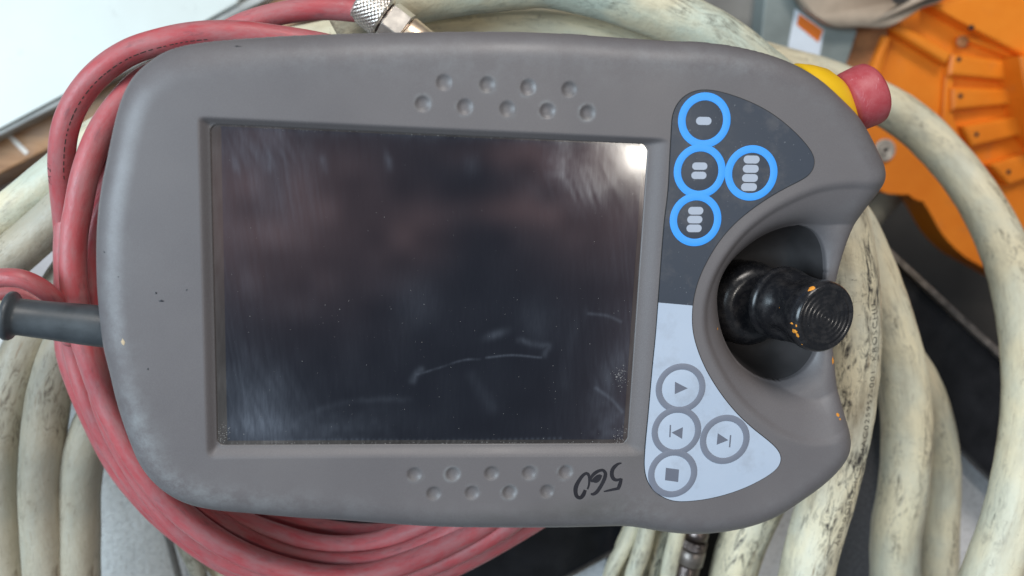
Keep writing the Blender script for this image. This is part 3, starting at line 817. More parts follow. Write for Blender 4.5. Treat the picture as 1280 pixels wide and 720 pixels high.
def vnoise(x, y, seed, sx, sy=None):
    sy = sy or sx
    r = np.random.default_rng(seed); G = r.random((257, 257))
    u = x/sx + 1000.3; v = y/sy + 1000.7
    i = np.floor(u).astype(int); j = np.floor(v).astype(int); fu = u-i; fv = v-j
    fu = fu*fu*(3-2*fu); fv = fv*fv*(3-2*fv)
    g = lambda a, b: G[a % 257, b % 257]
    return (g(i, j)*(1-fu)+g(i+1, j)*fu)*(1-fv) + (g(i, j+1)*(1-fu)+g(i+1, j+1)*fu)*fv

dimp = [(555,103),(608.7,105.8),(660.3,108.8),(711.4,111.9),(528.4,130),(581.2,133.2),(633.7,136),(684.2,138.9),(734.4,141.5),
        (518,592.9),(566.4,592.5),(614.4,591.7),(661.2,591),(707.4,589.9),(542,616.9),(590,616.1),(637.2,615),(683.7,614.2)]
dimp_mm = np.array([bp(x, y, ZT)[:2] for x, y in dimp])
RX, RY = CW/2, CH/2
RCR = 2.6                                           # screen opening corner radius
def smin(a, b, k):
    h = np.clip(0.5 + 0.5*(b-a)/k, 0, 1)
    return b*(1-h) + a*h - k*h*(1-h)
def sstep(t): t = np.clip(t, 0, 1); return t*t*(3-2*t)
def rect_sdf(P):
    """positive outside the rounded screen opening"""
    q = np.abs(P) - np.array([RX, RY]) + RCR
    return np.linalg.norm(np.maximum(q, 0), axis=1) + np.minimum(np.maximum(q[:, 0], q[:, 1]), 0) - RCR
def height(P, d_out, d_rim, d_hole):
    x, y = P[:, 0], P[:, 1]
    # bowl round the joystick
    t = np.where(d_rim > 0, d_rim/np.maximum(d_rim + np.maximum(d_hole, 0), 1e-6), 0)
    soft = np.clip(d_rim/5.0, 0, 1)
    t = np.clip(t, 0, 1)
    t2 = -smin(-t, -np.clip(d_rim/19.0, 0, 1), 0.22); t2 = np.clip(t2, 0, 1)*sstep(soft)
    bowl = (7.4*(0.5*t2 + 0.5*t2**2) + 4.0*t**7)*sstep(soft)**0.6
    z = ZT - bowl
    # slight crown of the whole front, starting away from the screen
    # rounded edge
    R = 12.0 + 1.5*sstep((20 - x)/60)
    R = R*np.where(bowl > 0.5, 1 - 0.35*np.clip(bowl/8, 0, 1), 1)
    D = (ZT - ZE) - np.minimum(bowl, 8)*0.82
    e = np.clip((R - d_out)/R, 0, 1)
    z = z - D*(1 - np.sqrt(np.maximum(1 - e**2.2, 0)))
    # slopes down to the screen glass
    dl = (-RX - x); dr = (x - RX); dt = (y - RY); db = (-RY - y)
    pw = 3.0
    g = sum(np.maximum(q_, 0)**pw for q_ in (dl/3.4, dr/7.6, dt/2.3, db/4.4))**(1/pw)
    rec = 1 - np.clip(g, 0, 1)
    z = z - (ZT - 0.25)*(0.45*rec + 0.55*sstep(rec))
    # grip dimples
    for (cx, cy) in dimp_mm:
        rr = np.sqrt((x-cx)**2 + (y-cy)**2)/2.85
        z = z - 0.95*np.where(rr < 1, (1 - rr**2.6), 0)
    z = z + 0.05*(vnoise(x, y, 3, 22) - 0.5)
    return z

h = 0.5
x0, x1 = outl[:, 0].min()-1, outl[:, 0].max()+1
y0, y1 = outl[:, 1].min()-1, outl[:, 1].max()+1
nx = int((x1-x0)/h)+2; ny = int((y1-y0)/h)+2
gx, gy = np.meshgrid(x0 + np.arange(nx)*h, y0 + np.arange(ny)*h, indexing='ij')
P = np.stack([gx.ravel(), gy.ravel()], 1)
d_out, n_out = sdf(P, outl)
d_hin, n_hole = sdf(P, hole); d_hole = -d_hin        # positive outside the hole
d_scr = rect_sdf(P)
dmin = np.minimum.reduce([d_out, d_hole, d_scr])
keep = dmin > -0.42*h
which = np.argmin(np.stack([d_out, d_hole, d_scr]), 0)
# snap every vertex that is outside (or just inside) a border onto that border
snap = dmin < 0.42*h
eps = 0.02
gs = np.stack([(rect_sdf(P+[eps, 0]) - rect_sdf(P-[eps, 0]))/(2*eps), (rect_sdf(P+[0, eps]) - rect_sdf(P-[0, eps]))/(2*eps)], 1)
near_scr = P - gs*d_scr[:, None]
for w, nr in ((0, n_out), (1, n_hole), (2, near_scr)):
    m = snap & (which == w); P[m] = nr[m]
    for dd, ww in ((d_out, 0), (d_hole, 1), (d_scr, 2)):
        if ww == w: dd[m] = 0
d_rim, _ = sdf(P, rim)
Z = height(P, np.maximum(d_out, 0), d_rim, np.maximum(d_hole, 0))
Z[snap & (which == 0)] = np.minimum(Z[snap & (which == 0)], ZE + 4)
idx = np.arange(nx*ny).reshape(nx, ny)
a = idx[:-1, :-1].ravel(); b = idx[1:, :-1].ravel(); c = idx[1:, 1:].ravel(); d = idx[:-1, 1:].ravel()
q = np.stack([a, b, c, d], 1)
kq = keep[q]
cnt = kq.sum(1)
allsnap = (snap[q] & keep[q]).all(1)
cen = P[q].mean(1)
oc, _ = sdf(cen, outl); hc_, _ = sdf(cen, hole)
okc = (oc > 0.02) & (-hc_ > 0.02) & (rect_sdf(cen) > 0.02)
quads = q[(cnt == 4) & (okc | ~allsnap)]
tri = []
for qq, kk in zip(q[(cnt == 3)], kq[cnt == 3]):
    t3 = [v for v, k in zip(qq, kk) if k]
    cc = P[t3].mean(0)
    tri.append(t3)
faces = quads.tolist() + tri
used = np.unique(np.concatenate([quads.ravel(), np.array(tri).ravel()]))
remap = -np.ones(nx*ny, int); remap[used] = np.arange(len(used))
V = np.column_stack([P[used], Z[used]])
faces = [[int(remap[v]) for v in f] for f in faces]
# boundary loops
from collections import defaultdict
ec = {}
for f in faces:
    for i in range(len(f)):
        e = (f[i], f[(i+1) % len(f)])
        ec[e] = 1
bnd = [e for e in ec if (e[1], e[0]) not in ec]
nxt = {e[0]: e[1] for e in bnd}
kind = which[used]
extra_v, extra_f = [], []
base = len(V)
bverts = sorted(set([v for e in bnd for v in e]))
grad_out = None
def ringdirs(vs, w):
    """outward-from-material unit normal for border vertices"""
    out = {}
    Q = {0: outl, 1: hole}.get(w)
    for v in vs:
        p = V[v][:2]
        if w == 2:
            gq = (rect_sdf(np.array([p+[eps, 0]]))[0]-rect_sdf(np.array([p-[eps, 0]]))[0], rect_sdf(np.array([p+[0, eps]]))[0]-rect_sdf(np.array([p-[0, eps]]))[0])
            nrm = -np.array(gq)
        else:
            i = ((Q-p)**2).sum(1).argmin()
            t = Q[(i+2) % len(Q)] - Q[(i-2) % len(Q)]
            nrm = np.array([t[1], -t[0]])
            cq = Q.mean(0)
            ar = np.sum(Q[:, 0]*np.roll(Q[:, 1], -1) - np.roll(Q[:, 0], -1)*Q[:, 1])
            if ar < 0: nrm = -nrm            # now outward of polygon
            if w == 1: nrm = -nrm            # material lies outside the hole: outward of material = into the hole
        nrm = nrm/ (np.linalg.norm(nrm)+1e-9)
        out[v] = nrm
    return out
# per-kind ring recipe: (shift along outward normal, absolute z or None, relative dz)
rings = {0: [(0.15, -1.8), (0.0, -5.0), (-1.2, -9.0), (-3.5, -12.0)],
         1: [(0.4, -0.4), (0.55, -1.2), (0.55, -3.0)],
         2: [(0.05, -0.35), (0.02, -1.4)]}
Vl = [tuple(v) for v in V]
for w in (0, 1, 2):
    es = [e for e in bnd if kind[e[0]] == w and kind[e[1]] == w]
    vs = sorted(set([v for e in es for v in e]))
    if not vs: continue
    nd_ = ringdirs(vs, w)
    prev = {v: v for v in vs}
    for (sh, dz) in rings[w]:
        cur = {}
        for v in vs:
            p = V[v]
            cur[v] = len(Vl)
            zb = p[2]
            if w == 0: zb = ZE if True else p[2]; 
            zz_ = (min(p[2], ZE+4) + dz) if w == 0 else p[2] + dz
            Vl.append((p[0] + nd_[v][0]*sh, p[1] + nd_[v][1]*sh, zz_))
        for (a_, b_) in es:
            faces.append([prev[b_], prev[a_], cur[a_], cur[b_]])
        prev = cur
V2 = np.array(Vl)
me = bpy.data.meshes.new('housing')
me.from_pydata(((V2 - [0, 0, -38])*S).tolist(), [], faces)
# wear on the rounded left and lower edges, grime around the lower right
px_ = V2[:, 0]; py_ = V2[:, 1]
do2 = np.zeros(len(V2)); do2[:len(used)] = np.maximum(d_out[used], 0)
def pk(px, py, rx, ry=None):
    c = bp(px, py, ZT); ry = ry or rx
    return np.exp(-(((px_-c[0])/rx)**2 + ((py_-c[1])/ry)**2))
edge = np.exp(-((do2-8)/6.0)**2)
wear = edge*(0.50*pk(215, 560, 26, 22) + 0.28*pk(330, 610, 34, 10) + 0.22*pk(150, 400, 12, 40) + 0.15*pk(900, 80, 40, 8) + 0.10)
wear += 0.25*pk(790, 640, 14, 8) + 0.12*pk(560, 80, 60, 8)
wear *= 0.75
grime_and_shade = 0.75*pk(730, 636, 20, 5) + 0.45*pk(640, 648, 45, 3) + 0.35*pk(800, 570, 10, 8) + 0.55*np.exp(-np.abs(rect_sdf(V2[:, :2]))/1.0)*0.9 + 0.25*pk(760, 620, 8, 8)  # the term along the screen opening paints the bezel slope's shade
for k_, (cx, cy) in enumerate(dimp_mm):
    rr_ = np.sqrt((px_-cx-0.5*math.sin(k_*2.3))**2 + (py_-cy-0.5*math.cos(k_*1.7))**2)
    grime_and_shade += (0.25 + 0.75*((k_*0.618) % 1))*0.55*np.exp(-((rr_-2.0)/0.9)**2)
    wear += (0.5*((k_*0.37) % 1))*np.exp(-((rr_-3.0)/0.6)**2)
for nm, arr in (('wear', wear), ('grime_and_shade', grime_and_shade)):
    at = me.attributes.new(nm, 'FLOAT', 'POINT'); at.data.foreach_set('value', np.clip(arr, 0, 1).astype('f'))
me.update()
housing = link('housing', me, pend, M['shell'])
def pc(o):
    """parent a mesh built in world mm to the pendant"""
    o.parent = pend; o.matrix_parent_inverse = Matrix.Translation((0, 0, 0.038)); return o
def sub(o, par):
    o.parent = par; return o          # parent already carries the pendant offset: mesh data are world mm
def place(me_name, verts, faces, mat, parent=None, smooth=False):
    o = link(me_name, mesh(me_name, verts, faces), None, mat, smooth)
    if parent is None: pc(o)
    else: o.parent = parent
    return o

# rear cover under the front shell, slightly inset
n_ = len(outl)
tn_ = np.roll(outl, -3, 0) - np.roll(outl, 3, 0); nr_ = np.stack([tn_[:, 1], -tn_[:, 0]], 1); nr_ /= np.linalg.norm(nr_, axis=1)[:, None]
ar_ = np.sum(outl[:, 0]*np.roll(outl[:, 1], -1) - np.roll(outl[:, 0], -1)*outl[:, 1])
if ar_ < 0: nr_ = -nr_
vs, fs = [], []
prof = [(-3.0, -15.5), (-3.0, -24), (-5, -31), (-10, -36), (-18, -38)]
for off, z in prof:
    pp = outl + nr_*off
    vs += [(p[0], p[1], z) for p in pp]
for i in range(len(prof)-1):
    for k in range(n_):
        k2 = (k+1) % n_
        fs.append((i*n_+k, i*n_+k2, (i+1)*n_+k2, (i+1)*n_+k))
fs.append([(len(prof)-1)*n_ + k for k in range(n_)][::-1])
place('rear_cover', vs, fs, M['rubber'], smooth=True)

# joystick well: walls and floor, darkened in colour for the shade inside
hcn = hole.mean(0)
vs, fs = [], []
nh = len(hole)
for k_, zq in ((1.012, -10.2), (0.99, -11.4), (0.965, -15), (0.93, -20), (0.87, -26), (0.76, -31), (0.55, -33), (0.02, -33)):
    for p in hole:
        q_ = hcn + (p - hcn)*k_
        zl = zq
        vs.append((q_[0], q_[1], zl))
for i in range(7):
    for k in range(nh):
        k2 = (k+1) % nh; fs.append((i*nh+k, (i+1)*nh+k, (i+1)*nh+k2, i*nh+k2))
M['well'] = simple('shade_toned_well_wall', (0.050, 0.046, 0.047), 0.6, var=0.2, scale=80, bump=0.05, spec=0.3)  # same wall as the shell, toned down to imitate deep shade
place('joystick_well', vs, fs, M['well'], smooth=True)

# ------------------------------------------------------------------ screen
def rrect(x0, y0, x1, y1, r, n=8):
    pts = []
    for cx, cy, a0 in ((x1-r, y1-r, 0), (x0+r, y1-r, 90), (x0+r, y0+r, 180), (x1-r, y0+r, 270)):
        for k in range(n+1):
            a = math.radians(a0 + 90*k/n); pts.append((cx + r*math.cos(a), cy + r*math.sin(a)))
    return pts
def grid_sheet(name, xa, ya, xb, yb, z, st, mat, parent, fn):
    n1 = int((xb-xa)/st)+1; n2 = int((yb-ya)/st)+1
    X, Y = np.meshgrid(np.linspace(xa, xb, n1), np.linspace(ya, yb, n2), indexing='ij')
    v = np.column_stack([X.ravel(), Y.ravel(), np.full(X.size, z)])
    I = np.arange(n1*n2).reshape(n1, n2)
    f = np.stack([I[:-1, :-1].ravel(), I[1:, :-1].ravel(), I[1:, 1:].ravel(), I[:-1, 1:].ravel()], 1)
    # thickness: a skirt going down
    base = len(v)
    ring = list(I[:, 0]) + list(I[-1, 1:]) + list(I[-2::-1, -1]) + list(I[0, -2:0:-1])
    lo = v[ring].copy(); lo[:, 2] = z - 0.6
    v = np.vstack([v, lo])
    f = f.tolist()
    m_ = len(ring)
    for k in range(m_):
        k2 = (k+1) % m_
        f.append([int(ring[k2]), int(ring[k]), base+k, base+k2])
    me = bpy.data.meshes.new(name); me.from_pydata((v*S).tolist(), [], f)
    sm, sp = fn(v[:, 0], v[:, 1])
    for nm, arr in (('smudge', sm), ('painted_reflection', sp)):
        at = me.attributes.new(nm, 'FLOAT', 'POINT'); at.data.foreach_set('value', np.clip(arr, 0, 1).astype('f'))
    me.update()
    o = link(name, me, None, mat, False)
    if parent is None: pc(o)
    else: o.parent = parent
    return o
def smudges_and_reflection(x, y):
    s = np.zeros_like(x)
    def blob(px, py, rx, ry, amp, ang=0):
        c = bp(px, py, 0); a = math.radians(ang)
        u = (x-c[0])*math.cos(a) + (y-c[1])*math.sin(a); v = -(x-c[0])*math.sin(a) + (y-c[1])*math.cos(a)
        return amp*np.exp(-((u/rx)**2 + (v/ry)**2))
    def stroke(pts, w, amp):
        Q = spline([(*bp(a_, b_, 0)[:2], 0) for a_, b_ in pts], 60)[:, :2]
        d = np.full(len(x), 1e9)
        for qx, qy in Q: d = np.minimum(d, (x-qx)**2 + (y-qy)**2)
        return amp*np.exp(-d/(w*w))
    n1 = vnoise(x + 0.15*y, y, 5, 0.9, 28); n2 = vnoise(x, y, 6, 9); n3 = vnoise(x + y*.4, y, 8, 1.6, 9); n4 = vnoise(x, y, 9, 2.5)
    s += 0.02 + 0.04*n2
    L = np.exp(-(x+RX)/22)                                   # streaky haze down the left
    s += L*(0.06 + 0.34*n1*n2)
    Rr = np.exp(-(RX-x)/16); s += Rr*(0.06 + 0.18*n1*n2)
    s += np.exp(-(RX-x)/2.2)*0.22*n1
    s += blob(345, 235, 13, 16, 0.30, 15)*(0.35+0.65*n1)
    s += blob(330, 185, 16, 7, 0.30, 0)*n3*1.3
    for c in ((295, 205), (336, 205), (405, 203), (485, 200)): s += blob(c[0], c[1], 1.3, 3.2, 0.38, 10)*(0.3+n4)
    s += blob(322, 535, 13, 7, 0.60, 0)*(0.5+0.5*n3)
    s += blob(335, 500, 12, 12, 0.42, 35)*(0.4+0.6*n3)
    s += blob(300, 510, 7, 15, 0.30, 0)*(0.4+0.6*n1)
    s += blob(400, 540, 26, 7, 0.30, 8)*(0.5+0.5*n4)
    s += stroke([(360, 535), (385, 518), (420, 505), (470, 499), (510, 500)], 1.3, 0.16)*(0.2+0.8*n4)
    s += stroke([(330, 552), (420, 550), (560, 551), (700, 548)], 0.6, 0.30)
    s += stroke([(522, 468), (545, 461), (580, 450), (600, 449)], 0.40, 0.55)*(0.2+0.8*n4)
    s += stroke([(608, 447), (640, 444), (676, 447)], 0.4, 0.50)
    s += stroke([(650, 425), (675, 432), (686, 432), (680, 444)], 1.2, 0.36)*(0.3+0.7*n3)
    s += stroke([(516, 476), (520, 468), (526, 462)], 1.3, 0.33)
    s += blob(620, 418, 4, 1.6, 0.4, 20)
    s += blob(735, 215, 9, 10, 0.12)*(0.4+0.9*n4) + stroke([(738, 240), (752, 236), (768, 225), (774, 205), (764, 190)], 1.6, 0.08)
    s += blob(700, 198, 4, 9, 0.50, 10)*(0.25+n4) + blob(735, 235, 16, 8, 0.26)*n3*1.6
    s += blob(762, 470, 5, 13, 0.42, -20)*(0.25+0.75*n3) + stroke([(736, 392), (760, 395), (776, 402)], 0.6, 0.30)
    s += stroke([(745, 485), (765, 500), (778, 515)], 0.7, 0.38) + blob(766, 530, 7, 8, 0.42)*n4*1.2
    s += stroke([(705, 480), (712, 430), (730, 390)], 2.4, 0.09)*n1 + stroke([(590, 470), (605, 495), (615, 510)], 2.4, 0.09)
    s += blob(520, 380, 8, 10, 0.14) + blob(672, 400, 6, 8, 0.14) + blob(590, 205, 3, 4, 0.16)
    s += np.exp(-(RY-y)/1.5)*0.45*(0.3+0.7*n4) + np.exp(-(x+RX)/1.6)*0.25 + np.exp(-(y+RY)/1.2)*0.25*n4
    refl = blob(330, 260, 42, 34, 0.75) + blob(520, 290, 14, 12, 0.35, 30) + blob(740, 230, 26, 26, 0.7) + blob(650, 190, 26, 6, 0.35) + blob(640, 262, 18, 6, 0.35)  # painted patches stand in for hands mirrored in the screen
    refl = refl*(0.6 + 0.5*n2) + 0.25*np.exp(-(RX-x)/14)
    return s, refl
screen = None
gl = grid_sheet('screen_glass', -RX-1.2, -RY-1.2, RX+1.2, RY+1.2, -0.05, 1.2, M['glass_edge'], None, smudges_and_reflection)
film = grid_sheet('touch_film', -RX+3.6, -RY+1.6, RX-1.5, RY-0.6, 0.02, 0.42, M['film'], gl, smudges_and_reflection)
# dust specks: tiny real crumbs lying on the film, one joined piece
dvs, dfs = [], []
def speck(x, y, r, z=0.03):
    q = len(dvs); n = random.choice((3, 4, 5)); a0 = random.random()*6
    asp = random.uniform(0.5, 1.0)
    for k in range(n):
        a = a0 + 2*math.pi*k/n
        dvs.append((x + r*math.cos(a), y + r*asp*math.sin(a), z))
    dvs.append((x, y, z + r*0.7))
    for k in range(n): dfs.append((q+k, q+(k+1) % n, q+n))
for _ in range(430):
    x = random.uniform(-RX+4, RX-2); y = random.uniform(-RY+2, RY-2)
    if random.random() < 0.45 and y > 0: y = -y*random.random()
    speck(x, y, 0.035 + 0.15*random.random()**4)
for _ in range(420):
    if random.random() < 0.5: c = bp(*random.choice([(277, 545), (774, 548), (776, 470)]), 0); x = c[0] + random.gauss(0, 1.6); y = c[1] + random.gauss(0, 2.5)
    else: x = random.uniform(-RX, RX); y = random.choice((-RY+random.random()*0.8, RY-random.random()*1.0))
    if abs(x) < RX and abs(y) < RY: speck(x, y, random.uniform(0.08, 0.22), -0.02 if abs(y) > RY-1.5 else 0.03)
M['dust'] = simple('dust_crumbs', (0.30, 0.29, 0.28), 0.8, var=0.3, bump=0)
o = link('dust', mesh('dust', dvs, dfs), gl, M['dust'], False); o['kind'] = 'stuff'

# ------------------------------------------------------------------ key panel
ZK0 = ZT - 0.6
gk = prism('panel_gap', [(p[0], p[1]) for p in (panel + 0)], ZK0, ZT + 0.10, M['gap'])
# slightly larger than the foil, so that a thin dark line shows round it
pcn = panel.mean(0)
tp = np.roll(panel, -2, 0) - np.roll(panel, 2, 0); npn = np.stack([tp[:, 1], -tp[:, 0]], 1); npn /= np.linalg.norm(npn, axis=1)[:, None]
if np.sum(panel[:, 0]*np.roll(panel[:, 1], -1) - np.roll(panel[:, 0], -1)*panel[:, 1]) < 0: npn = -npn
bpy.data.objects.remove(gk)
gk = pc(prism('panel_gap', (panel + npn*0.30).tolist(), ZK0, ZT + 0.12, M['gap']))
# split the foil along its colour border
pa = np.array(bp(800, 376.2, ZP)[:2]); pb = np.array(bp(900, 385.0, ZP)[:2])
dv_ = pb - pa; nv_ = np.array([-dv_[1], dv_[0]])
side = (panel - pa) @ nv_
def clip(poly, sgn):
    out = []
    n = len(poly)
    for i in range(n):
        p, q_ = poly[i], poly[(i+1) % n]; sp_, sq = ((p-pa) @ nv_)*sgn, ((q_-pa) @ nv_)*sgn
        if sp_ >= 0: out.append(p)
        if sp_*sq < 0: out.append(p + (q_-p)*sp_/(sp_-sq))
    return out
foil_d = pc(prism('key_foil', clip(panel, 1), ZK0, ZP, M['panel_dark'], bevel=0.06)); foil_d['label'] = 'dark slate upper key foil'
foil_l = pc(prism('key_foil', clip(panel, -1), ZK0, ZP, M['panel_light'], bevel=0.06)); foil_l['label'] = 'pale blue grey lower key foil'

MMP = (CAM[2] - ZP)/FPX*1.0            # mm per photo pixel at the foil
def ring_mesh(c, ro, ri, z0, z1, n=64):
    vs, fs = [], []
    for r, z in ((ro, z0), (ro, z1-0.02), (ro-0.08, z1), (ri+0.08, z1), (ri, z1-0.02), (ri, z0)):
        for k in range(n):
            a = 2*math.pi*k/n; vs.append((c[0]+r*math.cos(a), c[1]+r*math.sin(a), z))
    for i in range(5):
        for k in range(n):
            k2 = (k+1) % n; fs.append((i*n+k, i*n+k2, (i+1)*n+k2, (i+1)*n+k))
    return vs, fs
def dome(c, r, z0, hgt, n=48):
    vs, fs = [], []
    m = 6
    for i in range(m+1):
        a = (i/m)*math.pi/2; rr = r*math.cos(a*0.98) if i < m else r*0.02
        rr = r*(1-(i/m))
        zz_ = z0 + hgt*(1-(rr/r)**4)
        for k in range(n):
            b = 2*math.pi*k/n; vs.append((c[0]+max(rr, 0.02)*math.cos(b), c[1]+max(rr, 0.02)*math.sin(b), zz_))
    for i in range(m):
        for k in range(n):
            k2 = (k+1) % n; fs.append((i*n+k, i*n+k2, (i+1)*n+k2, (i+1)*n+k))
    fs.append([m*n+k for k in range(n)])
    return vs, fs
def capsule(cx, cy, w, hh, ang, z0, z1):
    pts = []
    r = hh/2
    for sx, a0 in ((1, -90), (-1, 90)):
        for k in range(9):
            a = math.radians(a0 + 180*k/8)
            x = sx*(w/2-r) + r*math.cos(a); y = r*math.sin(a)
            pts.append((cx + x*math.cos(ang) - y*math.sin(ang), cy + x*math.sin(ang) + y*math.cos(ang)))
    return pts
KN = [0]
def key(cpx, ro, ri, mats, label, marks):
    KN[0] += 1; dzk = 0.006*KN[0]
    c = bp(cpx[0], cpx[1], ZP)
    MMP = 0.5*(abs(bp(cpx[0]+1, cpx[1], ZP)[0]-c[0]) + abs(bp(cpx[0], cpx[1]-1, ZP)[1]-c[1]))
    k_ = place('key', *dome(c, ri*MMP + 0.05, ZP + 0.01, 0.16), M[mats[0]], smooth=True)
    k_['label'] = label
    place('key_ring', *ring_mesh(c, ro*MMP, ri*MMP, ZP - 0.1 + dzk, ZP + 0.13 + dzk), M[mats[1]], k_, True)
    for mk in marks:
        pts = mk if isinstance(mk, list) else capsule(*bp(mk[0], mk[1], ZP)[:2], mk[2]*MMP, mk[3]*MMP, 0.03, 0, 0)
        if isinstance(mk, list): pts = [bp(x, y, ZP)[:2] for x, y in mk]
        o = prism('key_symbol', pts, ZP+0.05, ZP+0.20, M[mats[2]]); o.parent = k_
    return k_
bl = ('panel_dark', 'blue', 'symbol_light')
key((880.5, 150.5), 33.8, 24.2, bl, 'blue-ringed key with one light bar', [(879.5, 151.2, 20, 9.8)])
key((874.7, 214), 33.2, 24.0, bl, 'blue-ringed key with two light bars', [(874.5, 207.7, 19.5, 9), (873.4, 219.2, 19.5, 9)])
key((869.5, 274.6), 32.8, 23.6, bl, 'blue-ringed key with three light bars', [(869.5, 263.4, 19.4, 9.4), (868.3, 274.4, 19.4, 9.4), (867.4, 285.4, 19.4, 9.4)])
key((939, 216.4), 33.8, 24.6, bl, 'blue-ringed key with four light bars', [(939.3, 199.4, 20.5, 9.6), (938.2, 211, 20.5, 9.6), (937.2, 222.5, 20.5, 9.6), (936, 233.8, 20.5, 9.6)])
gy_ = ('panel_light', 'greyring', 'symbol_dark')
key((850.6, 485.2), 30.9, 23.4, gy_, 'grey-ringed key with a right-pointing triangle', [[(843.5, 477), (843.2, 492.5), (859.5, 485.2)]])
key((845.4, 538.8), 30.6, 23.2, gy_, 'grey-ringed key with a bar and left-pointing triangle', [[(839.2, 540.5), (853.4, 533.8), (852.4, 548.4)], [(837, 531), (838.7, 531.1), (838.0, 546.3), (836.3, 546.2)]])
key((840.7, 591.7), 30.2, 22.6, gy_, 'grey-ringed key with a filled square', [[(832.2, 584.5), (848.6, 586.7), (847.4, 602.3), (831, 600)]])
key((905.8, 549.2), 30.8, 23.2, gy_, 'grey-ringed key with a right-pointing triangle and bar', [[(897, 541.3), (895.6, 555.8), (910.2, 550)], [(912.2, 543.6), (913.9, 543.8), (912.6, 559), (910.9, 558.8)]])

# ------------------------------------------------------------------ hand-written 560 on the lower rim (upside down)
def zshell(x, y):
    Pq = np.array([[x, y]])
    do, _ = sdf(Pq, outl); dr_, _ = sdf(Pq, rim); dh, _ = sdf(Pq, hole)
    return float(height(Pq, np.maximum(do, 0), dr_, np.maximum(-dh, 0))[0])
def W(a, b): return (700 + a/11.08, 570 + b/11.08)
strokes = [  # (points in the 997x720 enlargement, half widths)
    ([(852, 98), (815, 105), (775, 130), (735, 175), (718, 225), (722, 280), (750, 322), (790, 332), (850, 315)], [8, 15, 22, 26, 27, 27, 24, 20, 14]),
    ([(850, 310), (838, 360), (822, 410), (800, 462)], [18, 24, 26, 20]),
    ([(800, 450), (740, 462), (670, 478), (605, 492)], [20, 18, 15, 8]),
    ([(560, 262), (520, 285), (470, 325), (440, 350), (425, 320), (450, 270), (500, 225), (560, 198), (600, 200), (628, 240), (620, 300), (590, 370), (550, 440), (505, 500), (460, 528), (425, 525)], [12, 24, 22, 14, 16, 22, 24, 20, 20, 24, 26, 25, 25, 25, 20, 12]),
    ([(450, 345), (500, 350), (540, 320), (575, 265)], [14, 22, 22, 12]),
    ([(380, 460), (400, 400), (405, 320), (395, 260), (365, 240), (320, 265), (260, 345), (220, 430), (215, 500), (235, 560), (280, 578), (320, 540), (350, 470)], [12, 14, 16, 20, 20, 22, 26, 30, 28, 25, 24, 28, 22]),
]
sv_, sf_ = [], []
for pts, ws in strokes:
    C_ = spline([(*W(*p), w/11.08) for p, w in zip(pts, ws)], len(pts)*6)
    tg = np.gradient(C_[:, :2], axis=0); tg /= np.linalg.norm(tg, axis=1)[:, None] + 1e-9
    nn = np.stack([-tg[:, 1], tg[:, 0]], 1)
    for i in range(len(C_)):
        for sgn in (-1, 1):
            p = C_[i, :2] + nn[i]*C_[i, 2]*sgn
            w_ = bp(p[0], p[1], ZT); sv_.append((w_[0], w_[1]))
        if i: q = len(sv_); sf_.append((q-4, q-2, q-1, q-3))
sv3 = [(x, y, zshell(x, y) + 0.05 + 0.002*(i % 7)) for i, (x, y) in enumerate(sv_)]
place('marker_number', sv3, sf_, M['ink'])

# ------------------------------------------------------------------ joystick
j0 = np.array(bp(977, 379, -11)); j1 = np.array(bp(1034, 398, 14.5))
ja = j1 - j0; JL = np.linalg.norm(ja); ja /= JL
# rubber boot: a broad ringed cup down in the well
bc = np.array(bp(936, 379, -24))
place_boot = [(-4, 17.2), (2, 17.8), (7, 18.0), (10, 17.4), (12.5, 15.6), (13.8, 13.0), (14.0, 11.0), (13.2, 9.0)]
o = pc(lathe('joystick_boot', tuple(np.array(bc) - ja*6 + [0.0, 0, 0]), ja*0.6 + np.array([0, 0, .4]), place_boot, M['knob'], seg=72))
kr = 10.7
prof = [(-4, 10.5), (-2.5, 14.3), (-1.2, 15.2), (0.2, 15.3), (1.0, 14.8), (1.6, 14.3), (2.4, 14.3), (4, 14.7), (6.5, 14.4), (9, 13.9), (13, 13.5), (17, 13.4), (JL-7.0, 13.5), (JL-5.6, 14.0), (JL-3.4, 14.0), (JL-1.6, 13.6), (JL-0.6, 13.0), (JL, 12.0)]
# concentric grooves in the top
for i in range(40):
    r = 11.3*(1 - i/40)
    prof.append((JL - 0.55 + 0.15*math.cos(r*2*math.pi/2.0) - 0.15*(r < 2), max(r, 0.05)))
pf2 = []
for i in range(len(prof)-1):
    a_, b_ = prof[i], prof[i+1]
    nsub = max(1, int(abs(b_[0]-a_[0])/1.0))
    for k in range(nsub): pf2.append((a_[0]+(b_[0]-a_[0])*k/nsub, a_[1]+(b_[1]-a_[1])*k/nsub))
pf2.append(prof[-1])
def flute(th, sv):
    w_ = math.exp(-((sv-10.5)/4.8)**2)
    return 1 - 0.17*w_*(0.5+0.5*math.cos(th*6+0.4))
knob = pc(lathe('joystick_knob', tuple(j0), ja, pf2, M['knob'], seg=96, mod=flute))
